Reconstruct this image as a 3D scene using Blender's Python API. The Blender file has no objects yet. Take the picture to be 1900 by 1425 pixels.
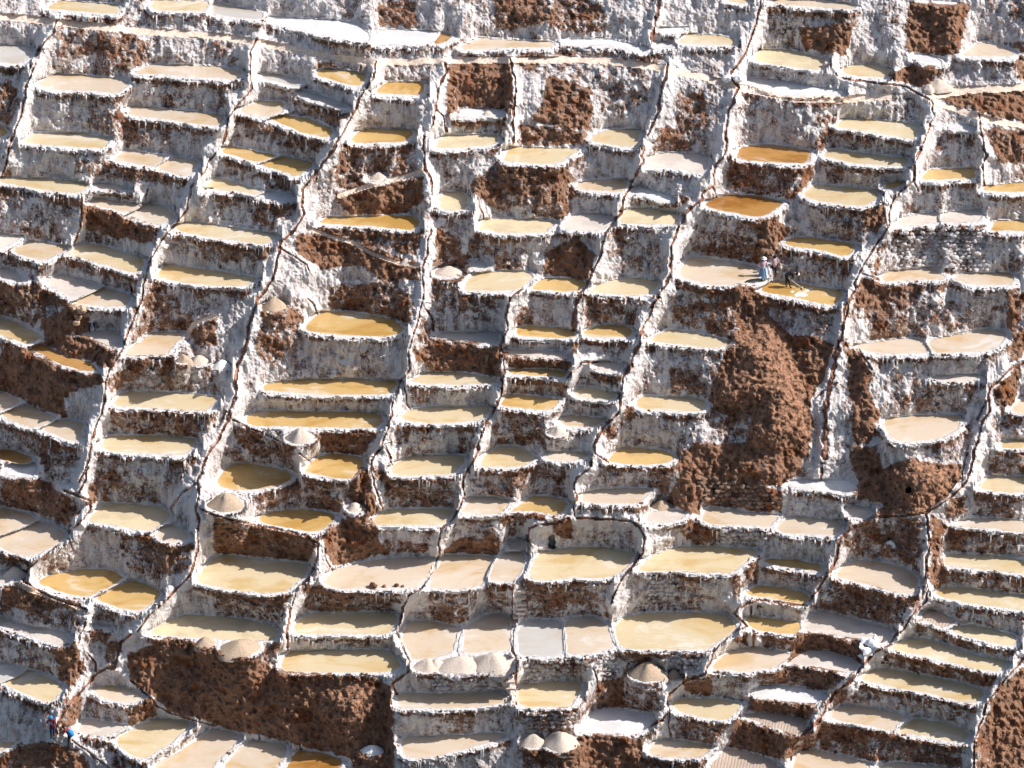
import bpy, math, random
import numpy as np
from mathutils import Vector, Matrix
random.seed(7); rng = np.random.RandomState(7)
SC = bpy.context.scene
COL = SC.collection
# ------------------------------------------------------------ camera, sky, sun, exposure
PITCH = math.radians(25.0)
DIST = 250.0
VIEW_W = 68.0
CEN = np.array([0.0, 0.0, 19.0])
FWD = np.array([0.0, math.cos(PITCH), -math.sin(PITCH)])
UPV = np.array([0.0, math.sin(PITCH), math.cos(PITCH)])
RGT = np.array([1.0, 0.0, 0.0])
CAM = CEN - FWD * DIST
FPX = 1900.0 * DIST / VIEW_W
PXM = 1900.0 / VIEW_W
cam = bpy.data.cameras.new('camera'); cam_o = bpy.data.objects.new('camera', cam); COL.objects.link(cam_o)
cam_o.location = CAM.tolist()
cam_o.rotation_euler = (math.radians(90) - PITCH, 0, 0)
cam.sensor_width = 36; cam.lens = 36 * DIST / VIEW_W
cam.clip_start = 1; cam.clip_end = 2000
SC.camera = cam_o
SUN_EL, SUN_AZ = math.radians(41), math.radians(90 + 1)    # azimuth clockwise from +Y
world = bpy.data.worlds.new('World'); SC.world = world; world.use_nodes = True
wn = world.node_tree
bgn = wn.nodes['Background']; bgn.inputs['Strength'].default_value = 0.11
sky = wn.nodes.new('ShaderNodeTexSky'); sky.sky_type = 'NISHITA'; sky.sun_disc = False
sky.sun_elevation = SUN_EL; sky.sun_rotation = SUN_AZ; sky.altitude = 0; sky.dust_density = 2.0; sky.air_density = 1.0
wn.links.new(sky.outputs[0], bgn.inputs[0])
sun = bpy.data.lights.new('sun', 'SUN'); sun.energy = 5.0; sun.angle = math.radians(0.5); sun.color = (1.0, 0.96, 0.925)
sun_o = bpy.data.objects.new('sun', sun); COL.objects.link(sun_o)
sdir = Vector((math.cos(SUN_EL) * math.sin(SUN_AZ), math.cos(SUN_EL) * math.cos(SUN_AZ), math.sin(SUN_EL)))
sun_o.rotation_euler = sdir.to_track_quat('Z', 'Y').to_euler(); sun_o.location = (60, 20, 90)
SC.view_settings.view_transform = 'Standard'; SC.view_settings.look = 'None'
SC.view_settings.exposure = 0.30; SC.view_settings.gamma = 1.0; SC.view_settings.use_curve_mapping = False

# ------------------------------------------------------------ survey of the terraces (plan traced from the photograph)
SURVEY = r'''
# T x0 y0 : tile origin, coordinates are zoomed px (/4.75)
# P colour | pts | label
# D strength | pts ; K width | pts (groove) ; R width | pts (path)
T 0 0
P y | 395,75 525,3 700,15 1060,45 1040,120 920,116 | pale yellow brine pan in the top left corner with a long shaded back wall
P y | 1335,4 1860,12 1812,98 1345,88 | pale yellow brine pan cut by the top edge, left of a broad white ridge
P g | -20,390 180,400 310,425 290,480 175,565 -20,550 | grey beige pan at the left edge just under the upper footpath, shadow on its right end
P p | 350,720 490,650 700,665 1040,690 1145,735 1100,765 1035,822 800,798 400,788 335,745 | peach coloured pan below the brown lumpy wall near the top left, just right of the first dark channel
P y | 205,1245 300,1175 700,1175 955,1212 965,1240 915,1310 500,1283 230,1266 | ochre pan directly below the peach pan beside the first channel at upper left
P o | -20,1115 70,1140 50,1190 -20,1215 | tiny sliver of ochre pan at the left edge beside the first dark channel
D .6 | 490,220 1150,300 1300,400 1250,620 1100,640 1050,480 700,480 500,480
D .7 | 0,760 150,800 150,1000 100,1090 0,1090
D .6 | 700,1090 950,1000 1170,1000 1500,1150 1500,1300 1100,1280 900,1150
T 0 0
F P p | 247,137 262,128 280,120 400,123 450,131 445,142 434,147 400,144 360,143 310,138 | long narrow beige pan under the upper footpath, left of the second dark channel
F P p | 240,196 400,211 421,216 410,233 400,234 320,223 240,213 | long narrow beige pan below the other long beige pan, left of the second dark channel
T 400 0
F P g | 388,21 399,4 440,13 490,23 485,37 400,27 | thin cream pan at the top edge with a shaded back, left of the large white crusted pan
P w | 480,142 1150,192 1210,202 1365,300 1330,372 1000,318 700,250 440,178 | large white crusted pan at the top with an orange stain by the dark cleft behind it
F P w | 697,83 703,63 712,55 800,58 816,60 801,80 | white crusted pan at the top edge, just right of the large white crusted pan
F P b | 801,82 817,59 842,65 823,80 | tiny triangular brown pan squeezed beside a rubble ridge near the top
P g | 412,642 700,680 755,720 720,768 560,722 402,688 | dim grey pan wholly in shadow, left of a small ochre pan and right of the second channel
P o | 965,600 1350,650 1290,756 1200,752 1000,690 865,652 | small ochre pan below the path, just left of the third channel where it begins
P o | 1500,725 1700,720 1820,730 1850,760 1815,843 1398,818 | small golden pan below the path, just right of the third channel where it begins
P p | 222,960 380,890 610,900 600,980 430,1038 213,985 | pinkish rounded pan with a jagged shadow, left half of a stepped pair right of the second channel
P o | 590,1012 830,1050 1050,1150 990,1215 800,1180 600,1098 472,1046 | ochre pan under a brown banded wall, right half of the stepped pair beside the third channel
P o | 1250,1162 1370,1137 1700,1137 1755,1160 1670,1253 1185,1258 | golden brown pan below the small golden pan, right of the third channel
P g | 740,790 960,850 1190,945 1120,955 900,890 710,822 | narrow dry ledge in full shade under the small ochre pan
D .8 | 1430,40 1750,30 1750,250 1440,200
D .7 | 1100,0 1240,0 1190,190 1140,190
D .6 | 640,840 1100,980 1090,1110 610,990
D .6 | 1500,580 1900,580 1900,700 1520,700
D .6 | 160,1010 900,1220 900,1330 200,1200
D .5 | 0,380 290,400 240,590 0,570
D .7 | 850,560 1350,600 1330,640 860,600
D .6 | 0,720 230,700 250,900 0,960
T 800 0
P p | 430,335 900,362 1100,372 1075,408 700,418 400,433 245,428 | long pale pink pan above the footpath at top centre, left of a small rubble spur
P w | 1165,348 1560,342 1840,400 1900,425 1900,452 1600,398 1185,398 | narrow snow white crusted pan above the footpath at top centre, right of the rubble spur
P w | 250,950 640,962 620,1018 230,1028 | dry pale pan holding one small salt cone under a square brown earth face
P y | 130,1192 600,1187 568,1273 400,1288 25,1307 65,1240 | pale yellow pan below the dry pan with one salt cone
F P y | 946,273 1075,276 1070,281 1050,293 1035,303 1008,305 940,299 934,294 | pale yellow pan below the brown cave-like earth bulge, right of the fifth channel
P y | 1480,1162 1600,1142 1835,1142 1835,1285 1700,1297 1395,1240 | greenish yellow pan half in shadow, left of the sixth channel
D 1 | 150,560 680,540 720,760 700,1000 640,950 160,1000
D .9 | 1000,680 1150,700 1400,780 1390,1150 1180,1130 880,1060 1000,900
D .8 | 570,0 1500,0 1560,250 1300,300 1000,200 570,250
D .9 | 760,1100 1370,1170 1360,1260 760,1270
D .6 | 750,560 1900,560 1900,900 1560,1000 1400,800 1000,680
D .7 | 160,1040 640,1040 630,1170 180,1150
D .8 | 650,900 720,950 720,1270 640,1180
T 1200 0
F P p | 1434,0 1537,0 1587,11 1585,16 1495,12 1432,4 | peach pan cut by the top edge, right of the steep channel with red stained banks
F P y | 1350,0 1392,0 1385,5 1352,3 | thin sliver of cream pan at the very top edge, left of the channel with red stained banks
P y | 350,300 640,312 800,345 760,402 500,392 275,383 312,340 | cream pan above the footpath, left of the channel with red stained banks
P w | 135,240 340,247 320,282 130,276 | tiny dry white ledge above the left end of a cream pan near the top
P w | 75,400 120,355 228,375 220,410 92,415 | tiny square of dry white crust at the foot of a dark cleft near the top
P y | 1000,440 1250,440 1600,530 1540,600 1480,612 1200,578 935,528 | cream pan with an amber right end, above the shaded blue salt terrace
F P y | 1561,130 1585,119 1618,119 1656,129 1645,143 1595,141 1565,136 | oval beige pan at the end of the contour channel, left of a brown earth lump
P w | 880,690 1000,690 1740,800 1740,828 1300,838 1150,825 | broad empty salt terrace in blue shade above the curved footpath
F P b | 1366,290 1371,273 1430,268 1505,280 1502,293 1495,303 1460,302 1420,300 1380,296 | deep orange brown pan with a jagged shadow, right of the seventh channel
D 1 | 1350,260 1500,250 1820,200 1750,450 1700,470 1400,420
D .6 | 280,820 500,830 520,1280 270,1250
D .7 | 100,1140 350,1150 400,1280 50,1330
D .6 | 0,0 80,0 60,360 0,380
D .4 | 1100,980 1350,900 1700,880 1600,1120 1480,1280 1150,1230
D .8 | 1550,1050 1680,1000 1640,1200 1510,1370 1480,1320
T 1500 0
P p | 1355,485 1500,372 1640,390 1805,440 1808,498 1700,498 1360,493 | peach coloured pan near the top right corner between two rubble banks
P w | 925,483 1080,483 1185,545 1150,583 1000,548 | small dry snow white pan with a jagged shadow near the top right
P y | 340,1037 820,1080 1005,1112 940,1222 800,1208 500,1158 225,1110 | yellow pan with an amber shaded right end below the curved footpath
F P y | 1525,288 1543,277 1600,284 1682,294 1688,297 1681,309 1640,307 1578,302 | long yellow pan below the amber ended yellow pan, left of the eighth channel
P w | 1265,1092 1400,1092 1468,1130 1275,1138 | small dry pale pan with earth lumps just right of the eighth channel
P w | 975,2 1300,12 1318,40 1125,30 | tiny dry ledge at the top edge above a dark earth hollow
D 1 | 1160,820 1900,810 1900,1060 1700,1040 1500,970 1200,880
D 1 | 900,30 1400,40 1350,300 1330,480 890,450 880,200
D 1 | 680,650 900,590 1120,590 1050,740 860,740
D .8 | 1560,1150 1900,1150 1900,1425 1700,1425
D .6 | 260,80 420,80 420,200 250,200
D .5 | 220,1170 930,1250 900,1370 210,1290
D .6 | 1740,0 1900,0 1900,200 1850,300
D .8 | 1820,420 1900,380 1900,700 1850,700
T 0 0
F R 9 | -10,29 50,34 100,40 160,47 260,57 400,66 465,76 540,90 620,106 700,115 780,114 850,111 950,111 1050,110 1120,112 1200,121 1240,128 1300,142 1370,162 1440,176 1480,183 1560,184 1650,178
F R 10 | 1725,178 1800,166 1910,162
F R 8 | 1730,190 1780,205 1860,228 1910,236
F K 3.5 | 104,38 98,60 80,78 68,100 65,118 58,138 50,155 45,190 38,215 24,250 18,265 12,300 2,335
F K 3.5 | 478,72 465,95 463,130 467,165 440,195 424,218 418,250 412,270
F K 4.5 | 698,115 690,145 665,185 645,230 625,260 605,298
F K 4 | 825,117 827,135 812,165 808,200 800,235
F K 3 | 808,202 822,215 828,245
F K 4 | 947,108 950,130 958,160 952,200 952,265
F K 5 | 1240,118 1235,140 1228,170 1220,210 1200,250
F K 5 | 1412,-5 1405,35 1390,80 1378,105 1362,125 1355,140 1370,163 1350,210 1345,240 1348,275
F K 7 | 1225,-5 1215,40 1207,80
F K 3 | 1550,137 1560,145 1620,153 1680,160 1728,187 1732,215 1722,240 1700,290
F K 3 | 1817,212 1817,230 1825,270 1830,290
T 0 270
P p | 1010,120 1110,35 1470,95 1410,150 1345,185 1150,155 990,125 | pinkish beige pan split by a thin ridge from its right twin, beside the second channel
P p | 1380,190 1545,98 1740,125 1750,160 1690,262 1560,255 1450,220 | pinkish beige twin pan with a toothed shadow, left of the second channel and right of its twin
P y | -20,285 380,288 700,318 790,350 750,385 700,420 400,395 150,350 -20,320 | long cream pan tapering to a point at the left edge, under a wall hung with white salt drips
P p | 850,338 900,328 1120,375 1130,385 870,385 | narrow dry shelf between the tapering cream pan and a brown crusted wall
P p | 790,495 870,465 1240,520 1200,560 1110,595 950,550 800,510 | dusty pink pan under a crusted wall, left of its twin and left of the second channel
P p | 1135,600 1310,505 1465,545 1480,570 1560,625 1465,685 1310,685 1200,640 | dusty pink pan ending against the second channel in a dark corner, right of its twin
P p | -20,775 190,800 60,895 -20,900 | small pink pan at the left edge, above the shaded sandy ledge
P p | 105,930 260,838 590,885 600,905 520,950 375,1018 250,985 | pinkish pan left of the larger beige pan and right of the small pink one, near the left edge
P y | 610,940 720,860 900,880 1280,1000 1250,1100 1200,1125 1080,1095 800,1010 630,960 | beige pan crossed by a wavy slanting shadow, left of the second channel
P p | 405,1215 500,1150 560,1130 900,1245 780,1305 660,1355 500,1270 | pinkish pan half shaded by a stone wall, above left of the men's brown terrace
P p | -20,1090 60,1075 200,1180 190,1210 -20,1155 | small sandy ledge at the left edge below the pinkish pans
D .8 | 660,140 820,140 1150,150 1620,260 1620,380 1200,300 850,260 660,230
D .9 | 740,520 1000,590 1350,690 1380,860 1200,840 900,760 740,720
D .7 | 0,340 150,360 240,460 180,560 0,470
D .6 | 480,440 700,480 700,530 480,520
D .8 | 0,1170 350,1240 700,1390 700,1425 0,1425
D .6 | 1470,780 1900,830 1900,1020 1480,900
D .6 | 560,960 760,1000 1200,1130 1220,1290 900,1220 900,1150 600,1050
D .8 | 1300,1180 1400,1200 1600,1425 1240,1425
D .8 | 20,30 100,30 90,290 20,280
K 3.5 | 1900,70 1830,150 1790,250 1680,370 1650,560 1620,600 1480,760 1380,890 1320,1010 1300,1130 1260,1230 1260,1330
K 3.5 | 715,430 720,560 690,780 650,870
K 3 | 1310,380 1280,480
T 400 270
P o | 45,50 120,5 560,90 500,105 360,152 150,85 | bright ochre pan with a straight shadow, left of its ochre twin and left of the third channel
P o | 400,165 600,92 880,160 760,245 710,272 550,215 420,178 | bright ochre pan right of its ochre twin, touching the third channel
P y | -115,415 -20,285 30,285 200,340 430,410 365,435 200,400 0,385 -120,360 | ochre pan with a long straight shadow below the ochre twins, left of the third channel
P w | 385,440 470,405 640,420 690,455 610,480 440,460 | patch of bright white salt crust at the right end of a shaded ochre pan
F P y | 319,420 355,411 400,418 515,435 505,446 492,453 475,451 400,441 340,431 | long pale yellow pan between the second and third channels, under a dark speckled wall
F P y | 289,513 307,490 400,502 480,516 472,520 455,530 440,531 400,530 340,525 | long pale cream pan with rounded right end, the lowest between the second channel and the red third channel
P o | 905,675 990,630 1400,625 1530,612 1770,625 1800,690 1740,748 1400,715 930,685 | long golden pan shaped like a boat, just right of the red lined third channel
P p | 1340,290 1400,240 1480,250 1495,290 1440,330 | small pale sandy ledge beside the diagonal footpath
D .7 | 960,180 1060,0 1750,0 1780,230 1100,380 1050,270
D .9 | 1080,440 1820,290 1800,480 1640,600 1200,600
D .8 | 850,720 1800,780 1760,960 1420,900 1000,790
D 1 | 720,800 1000,800 1350,900 1800,1070 1780,1180 1500,1180 1250,1040 950,1090 730,950
D .8 | 1020,1250 1600,1200 1700,1425 1000,1425
D .6 | 0,440 620,520 600,720 0,640
D .5 | 0,100 700,280 700,400 0,240
D .6 | 0,860 480,900 440,1000 0,1010
D .5 | 400,1320 700,1340 800,1425 380,1425
R 7 | 1090,440 1290,370 1480,310 1640,280 1820,220
R 5 | 830,730 1050,815 1200,850 1380,950 1600,1030 1790,1055
K 5 | 1060,0 960,130 840,290 760,390 760,500 775,600 730,680 660,770 580,830 550,960 520,1060 500,1170 440,1270 360,1370 340,1425
K 3 | 570,910 680,970 800,1050 830,1120
K 4 | 1840,-80 1840,140 1845,215 1890,290 1900,400
K 3.5 | 1900,730 1870,830 1870,950 1820,1070 1830,1280 1810,1425
T 800 270
P y | 85,420 200,412 310,410 325,560 190,568 80,560 | small almost square yellow pan beside the fourth channel
P y | 425,700 470,648 800,645 1030,655 1100,680 1050,725 1000,770 900,768 700,770 580,770 530,740 430,745 | long cream pan with an ochre left end, right below the small square yellow pan
P p | 1260,340 1420,305 1720,300 1730,370 1680,412 1550,400 1330,390 | pinkish brown pan under a shaded wall, left of the sixth channel
P p | 1150,725 1220,640 1300,598 1530,605 1620,650 1530,735 1450,745 1260,740 | pale pink pan touching the left bank of the sixth channel
P y | 280,1275 350,1130 600,1108 820,1108 900,1145 880,1175 780,1270 600,1280 | large peach pan with an amber bottom, right of a salt heap beside the fourth channel
P o | 875,1265 990,1170 1200,1170 1370,1190 1320,1270 1200,1285 | golden tan pan under a brown earth ledge, squeezed left of the sixth channel
P w | 1745,410 1800,350 1900,385 1960,400 2100,440 2130,480 2080,500 1900,440 | pale strip of dry shelf between the sixth and seventh channels
P w | 350,1060 380,1000 490,1040 480,1090 380,1100 | tiny crumbled white bank above the large peach pan
F P y | 1149,411 1158,395 1170,387 1200,387 1250,394 1262,400 1250,416 1240,416 1200,416 1165,414 | pale yellow oval pan right of the sixth channel, below the pale dry shelf
F P y | 1095,542 1105,530 1140,520 1165,515 1200,519 1225,522 1218,533 1207,545 1180,548 1130,545 | peach pan right of the sixth channel where it begins to lean left, above a bright wall
D 1 | 1060,920 1300,830 1450,980 1390,1150 1300,1180 1000,1100 1000,980
D .8 | 360,350 600,130 700,200 1170,200 1250,300 1250,440 1170,640 900,620 900,500 600,560 400,430
D .8 | 60,760 200,800 330,1000 300,1200 160,1100 30,1050 50,900
D .7 | 400,760 560,750 840,900 840,1090 600,1090 560,960 340,930
D .6 | 100,1160 270,1160 260,1265 160,1250
D .6 | 1560,690 1850,800 1850,1100 1700,1120 1550,900
D .5 | 0,1200 120,1250 120,1425 0,1425
D .4 | 120,1330 650,1330 650,1425 120,1425
D .4 | 1300,1290 1900,1340 1900,1425 1300,1425
K 5 | 1870,0 1860,130 1780,310 1700,450 1670,590 1560,740 1520,850 1490,960 1430,1090 1350,1260 1290,1300 1270,1425
K 3 | 400,440 430,560 460,640
K 3 | 800,1260 700,1330 680,1425
H 155 1160 125 110 | large pale salt heap beside the fourth channel, left of the peach pan
T 1200 270
P p | 0,150 10,100 150,65 400,68 530,85 560,120 530,200 490,240 300,210 130,190 0,195 | grey cream oval pan on the left bank of the seventh channel near the upper right
F P b | 1308,379 1315,373 1345,362 1400,363 1455,375 1440,388 1420,401 1400,402 1355,394 1320,387 | amber brown pan with a crescent shadow, left of a salt heap
P p | 275,1110 370,985 500,985 700,1020 940,1060 975,1090 1000,1160 880,1175 820,1215 600,1235 400,1190 290,1150 | large pinkish cream pan half in shadow, left of the standing workers
P o | 1210,840 1290,815 1450,810 1850,870 1800,960 1740,972 1500,915 1300,890 1225,870 | orange pan directly above the working man's pan
P o | 1000,1270 1040,1230 1130,1190 1270,1200 1740,1290 1680,1385 1620,1408 1300,1340 1020,1290 | orange pan being raked by the bent worker, with floating white salt scum
F P y | 1488,362 1512,342 1600,350 1632,356 1625,370 1606,382 1570,380 1520,374 | cream pan left of the eighth channel, second above the orange pans
P w | 865,1180 1010,1175 1080,1190 1000,1240 870,1200 | sandy landing where the two standing workers wait
D .8 | 700,80 950,120 1350,200 1230,450 1000,440 750,370
D .9 | 1370,200 1460,120 1480,240 1330,440 1230,470 1380,300
D .9 | 1000,640 1120,630 1250,760 1160,860 1100,1000 1000,1000 980,800
D .7 | 420,700 1000,700 980,1020 700,980 420,930
D .9 | 700,1250 860,1220 1010,1320 1150,1425 700,1425
D .4 | 200,1200 700,1240 700,1425 260,1425
D .6 | 1100,900 1800,1010 1800,1240 1200,1130
D .8 | 140,440 380,450 330,560 140,530
D .6 | 0,430 130,470 130,540 0,510
D .5 | 20,860 130,860 130,1100 50,1180 0,1100
K 5 | 700,0 670,100 600,180 590,340 490,420 480,480 370,560 320,660 270,740 220,880 210,1060 200,1160 130,1280 40,1425
K 3 | 580,370 620,470
H 1285 700 55 125 | tall twin lobed salt heap right of the amber pan
T 1500 270
P o | 1010,265 1060,210 1300,203 1465,208 1465,250 1460,290 1200,297 990,298 | peach pan with a small square left corner just right of the eighth channel
P p | 760,700 860,620 1120,590 1150,680 940,700 780,715 | dry pink pan atop the tall stone wall, left half of a pair
P p | 1175,675 1165,605 1300,580 1510,560 1520,665 1350,680 | dry pink pan atop the tall stone wall, right half of a pair
P p | 640,1150 700,1110 1100,1080 1200,1160 1180,1175 900,1190 640,1195 | peach pan at the foot of the tall stone wall, left of a small brown stump
P p | 1290,1165 1300,1130 1650,1120 1810,1125 1815,1220 1640,1228 1400,1225 | peach pan at the foot of the stone wall near the right edge
P o | 1535,395 1540,365 1900,320 1920,320 1920,405 1700,405 | golden pan at the right edge, under a knobbly wall
P o | 1610,720 1640,665 1920,655 1920,755 1700,750 1610,755 | orange pan at the right edge, beside the tall stone wall
P o | 670,360 700,330 820,318 830,340 740,385 680,375 | tiny sandy ledge between a cream pan and the eighth channel
S | 760,735 1560,700 1600,1100 1250,1100 1200,1050 1140,1075 760,1100
D .5 | 1180,700 1560,700 1610,1000 1480,950 1260,900
D .9 | 510,560 650,540 680,690 590,740 500,700
D .8 | 600,850 680,850 620,1020 610,1160 510,1080
D .9 | 470,1170 680,1220 700,1425 400,1425
D .6 | 1820,0 1900,0 1900,300 1800,260
D .8 | 1180,1020 1270,1030 1270,1110 1200,1110
D .6 | 1700,1000 1850,1010 1860,1090 1720,1090
D .6 | 700,1250 1180,1240 1180,1425 700,1425
D .5 | 360,130 520,150 500,260 380,230
D .6 | 170,220 300,240 280,330 180,310
K 3.5 | 1000,0 940,150 915,310 850,360 760,460 720,540 720,680 640,820 540,960 500,1020 450,1110 410,1200 420,1250 340,1395
K 3 | 1570,80 1530,180 1550,350
K 3 | 480,1130 620,1180
K 3 | 920,320 970,400
T 0 550
F P p | 138,565 152,552 165,541 190,533 236,545 243,551 235,568 200,569 172,566 | pinkish pan with a white bordered top, right above the crouching worker in the blue hat
P y | -20,185 60,190 200,260 370,350 370,370 300,390 245,425 150,390 0,340 -20,330 | beige pan at the left edge with a diagonal shadow, above the tall brown cliff
P b | 275,455 360,420 430,450 600,530 760,570 880,650 750,658 600,620 450,560 330,490 | narrow muddy brown pan under the men's terrace
P p | 690,330 860,300 1000,290 1080,400 1040,470 900,410 780,350 | pale earthen terrace where the man in the blue hat bends
P p | 1110,480 1240,400 1320,318 1600,315 1600,360 1520,440 1480,512 1300,515 1120,515 | tan five sided pan on the right of the second channel, above a white streaked wall
P y | 1000,935 1080,845 1300,843 1600,855 1890,880 1920,890 1880,960 1830,1010 1400,985 1010,965 | long yellow pan below the white streaked wall, upper of two between the second and third channels
P y | 885,1290 960,1230 1200,1228 1500,1232 1700,1255 1740,1275 1650,1395 1400,1390 1000,1370 905,1335 | long yellow pan below its longer yellow twin, lower of two between the second and third channels
P p | -20,850 0,830 200,920 100,975 0,1015 -20,1010 | small beige pan at the left edge, first of three in a row under the brown cliff
P p | 5,1040 100,1000 240,950 500,1060 440,1110 320,1160 200,1130 70,1080 | beige pan, second of three in a row under the brown cliff at the left edge
P p | 350,1170 540,1085 740,1110 720,1270 600,1275 500,1220 | pinkish pan with a shaded right half, third of three in a row under the brown cliff
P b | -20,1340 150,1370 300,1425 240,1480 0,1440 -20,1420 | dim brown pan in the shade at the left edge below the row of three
D 1 | 380,220 560,140 700,80 780,160 760,300 700,320 1030,460 1000,600 900,620 700,560 400,450
D 1 | 60,440 260,470 600,650 850,650 930,760 680,800 560,900 560,1060 300,970 200,900 0,820 0,560
D .7 | 0,340 150,390 220,470 60,430
D .6 | 1230,0 1500,80 1540,300 1340,320 1170,400 1150,330
D .7 | 1300,60 1700,180 1640,320 1330,320
D .5 | 1050,530 1600,540 1650,620 1900,640 1900,820 1080,800
D .7 | 960,1000 1900,1010 1900,1150 1700,1240 1200,1190 1000,1120
D .9 | 1000,670 1080,660 1060,780 970,850 940,780
D .5 | 40,1110 560,1300 700,1425 100,1400
D .9 | 1690,330 1900,180 1900,420 1750,400
D .5 | 0,30 600,60 560,150 380,280 100,180 0,150
R 6 | 1900,160 1700,240 1640,350
K 4.5 | 1250,0 1200,120 1160,240 1100,400 1050,520 970,640 930,760 920,900 900,1020 850,1120 810,1260 790,1400
H 1755 610 90 145 | pale salt cone, left of a pair of heaps beside the tan five sided pan
H 1620 590 70 130 | low orange tinted salt heap leaning on the bank beside the tan five sided pan
T 400 550
H 55 640 80 180 | bright salt heap right of the pale cone, beside the third channel
H 520 130 120 140 | sandy heap with a grey flank on the third channel's right bank
H 745 1295 125 160 | salt heap standing on the rim below the two long golden pans
P o | 780,300 800,240 900,150 980,132 1200,140 1560,200 1670,270 1640,320 1500,352 1200,345 960,325 | large golden oval pan under the big arched hollow
P o | 410,805 430,775 600,750 800,732 1200,732 1600,745 1610,770 1540,850 1450,865 1200,865 850,865 600,840 430,825 | long golden pan tapering to the left, upper of two stacked beneath the tall white wall
P o | 258,1090 300,1030 400,1007 800,1022 1280,1018 1450,1040 1490,1080 1430,1155 1200,1158 700,1145 400,1145 280,1130 | long golden pan with rounded ends, lower of two stacked above a salt heap
D .9 | 400,80 600,40 780,200 760,270 600,240 420,200
D .8 | 420,200 700,240 760,380 620,500 560,620 400,560 360,420
D .7 | 620,440 760,460 800,700 640,700
D .8 | 980,0 1700,0 1780,200 1660,230 1300,130 1000,110
D .3 | 780,440 1600,440 1560,720 780,720
D .8 | 160,1150 420,1230 720,1400 420,1425 200,1300
D .8 | 900,1250 1380,1180 1400,1240 1260,1400 1000,1380
D .6 | 1550,1140 1900,1130 1900,1400 1700,1390 1540,1300
D .7 | 1700,740 1900,760 1900,960 1740,940
D .8 | 1740,360 1900,340 1900,620 1760,560
D .5 | 1800,100 1900,100 1900,400 1800,300
K 7 | 370,10 340,120 290,260 280,400 230,530 180,600 170,740 180,850 130,1000 110,1080
K 4 | 110,1080 60,1180 20,1260 -60,1380
K 2.5 | 150,1085 300,1160 480,1230 600,1290
K 3 | 820,20 870,80 900,150
K 2.5 | 0,1170 60,1080 100,1000
K 3.5 | 1820,80 1770,230 1730,400 1700,500 1710,640 1610,770 1600,860 1560,960 1540,1060 1510,1180 1470,1310
K 2.5 | 1830,80 1890,170 1920,300
K 2.5 | 1470,1320 1380,1425
K 2.5 | 1490,1320 1540,1425
K 2.5 | 1660,800 1690,950 1720,1000
T 800 550
P g | 30,350 120,315 350,318 550,310 610,340 605,390 570,430 450,410 350,390 200,385 60,375 | grey pan with shaded rounded right corner above a dark pebbly wall
P o | 735,310 760,270 900,262 1150,280 1270,305 1285,360 1080,365 900,355 770,345 | peach pan with a rounded left end, left of a dark cleft in the centre
P o | 1330,325 1400,285 1540,250 1700,262 1770,285 1760,355 1600,360 1420,358 | peach pan like a cap, right of the dark cleft in the centre
P p | 640,465 900,480 1120,480 1240,545 1000,535 700,510 | narrow earthen shelf above the thin ochre pan in the centre
P o | 690,640 1000,640 1200,665 1175,710 900,695 695,680 | thin ochre pan under a red brown shelf in the centre
P o | 610,940 680,865 900,880 1140,905 1090,985 960,998 760,975 610,965 | peach pan below a smooth shaded wall, right of the fifth channel
F P y | 762,706 785,692 800,690 860,692 915,702 924,708 915,710 845,714 820,711 790,713 | cream pan hanging above a white dripping wall, left of the fifth channel
F P y | 740,777 760,760 800,755 860,755 910,752 912,763 900,772 885,780 850,784 800,785 762,782 | greenish cream pan with a shaded right tip, left of the fifth channel
P y | 1255,850 1300,805 1400,800 1640,865 1600,910 1420,895 1280,885 | cream pan below a brown topped block, left of the sixth channel
P p | 1140,1100 1180,1060 1240,1045 1560,1085 1520,1110 1430,1145 1240,1145 1160,1130 | pale peach pan above a white dripping wall and right of a small salt heap
P p | 1440,600 1500,575 1600,580 1710,600 1690,640 1600,665 1480,640 | small earthen shelf topping a brown block beside the sixth channel
D .9 | 0,370 350,390 600,460 620,700 300,650 0,650
D .9 | 640,510 1230,545 1200,640 700,625
D .6 | 620,990 920,1000 980,1280 860,1300 620,1290 560,1180
D .7 | 240,1100 500,1080 440,1200 380,1340 260,1380
D .6 | 0,0 120,0 110,300 0,280
D .6 | 640,100 860,100 900,260 760,240
D .6 | 1290,0 1500,60 1480,240 1310,260
D .6 | 1500,60 1900,60 1800,250 1540,240
D .7 | 1460,640 1690,650 1640,800 1480,720
D .6 | 1340,380 1800,370 1600,520 1500,440
D .7 | 1500,1180 1700,1080 1700,1130 1560,1280
D .5 | 640,720 1190,720 1180,880 640,850
D .7 | 1160,480 1280,390 1290,560 1220,560
D .9 | 1700,990 1780,980 1790,1080 1740,1090
D .6 | 250,0 400,0 400,120 250,120
K 4 | 690,0 660,180 670,280 600,440 640,520 640,680 615,730 630,810 580,960 500,1080 450,1180 400,1350 380,1425
K 9 | 1290,10 1270,130 1250,290
K 3 | 1190,715 1240,670 1330,580 1560,570
K 5 | 1900,200 1840,330 1830,420 1770,540 1760,610 1680,720 1665,850 1665,1010 1560,1110 1480,1200 1430,1310 1440,1390
K 4 | 1840,300 1900,350
H 1110 1230 85 110 | small salt heap tucked against the left end of the pale peach pan
T 1200 550
P y | 40,380 80,340 170,298 300,300 600,360 730,395 720,430 600,455 400,430 200,415 60,405 | beige pan two thirds in shadow, left of the big brown earth slide
P y | -100,950 -80,900 0,878 200,890 400,890 530,935 500,1000 430,1015 200,1000 0,990 -90,980 | yellow pan with a rounded shaded end, left of the foot of the brown earth slide
M | 1040,50 1090,200 1160,320 1260,450 1330,650 1440,900 1450,1280 1250,1330 950,1330 880,1240 930,1010 760,1000 620,970 560,900 640,770 740,600 740,430 780,330 960,260 1000,100
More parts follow.
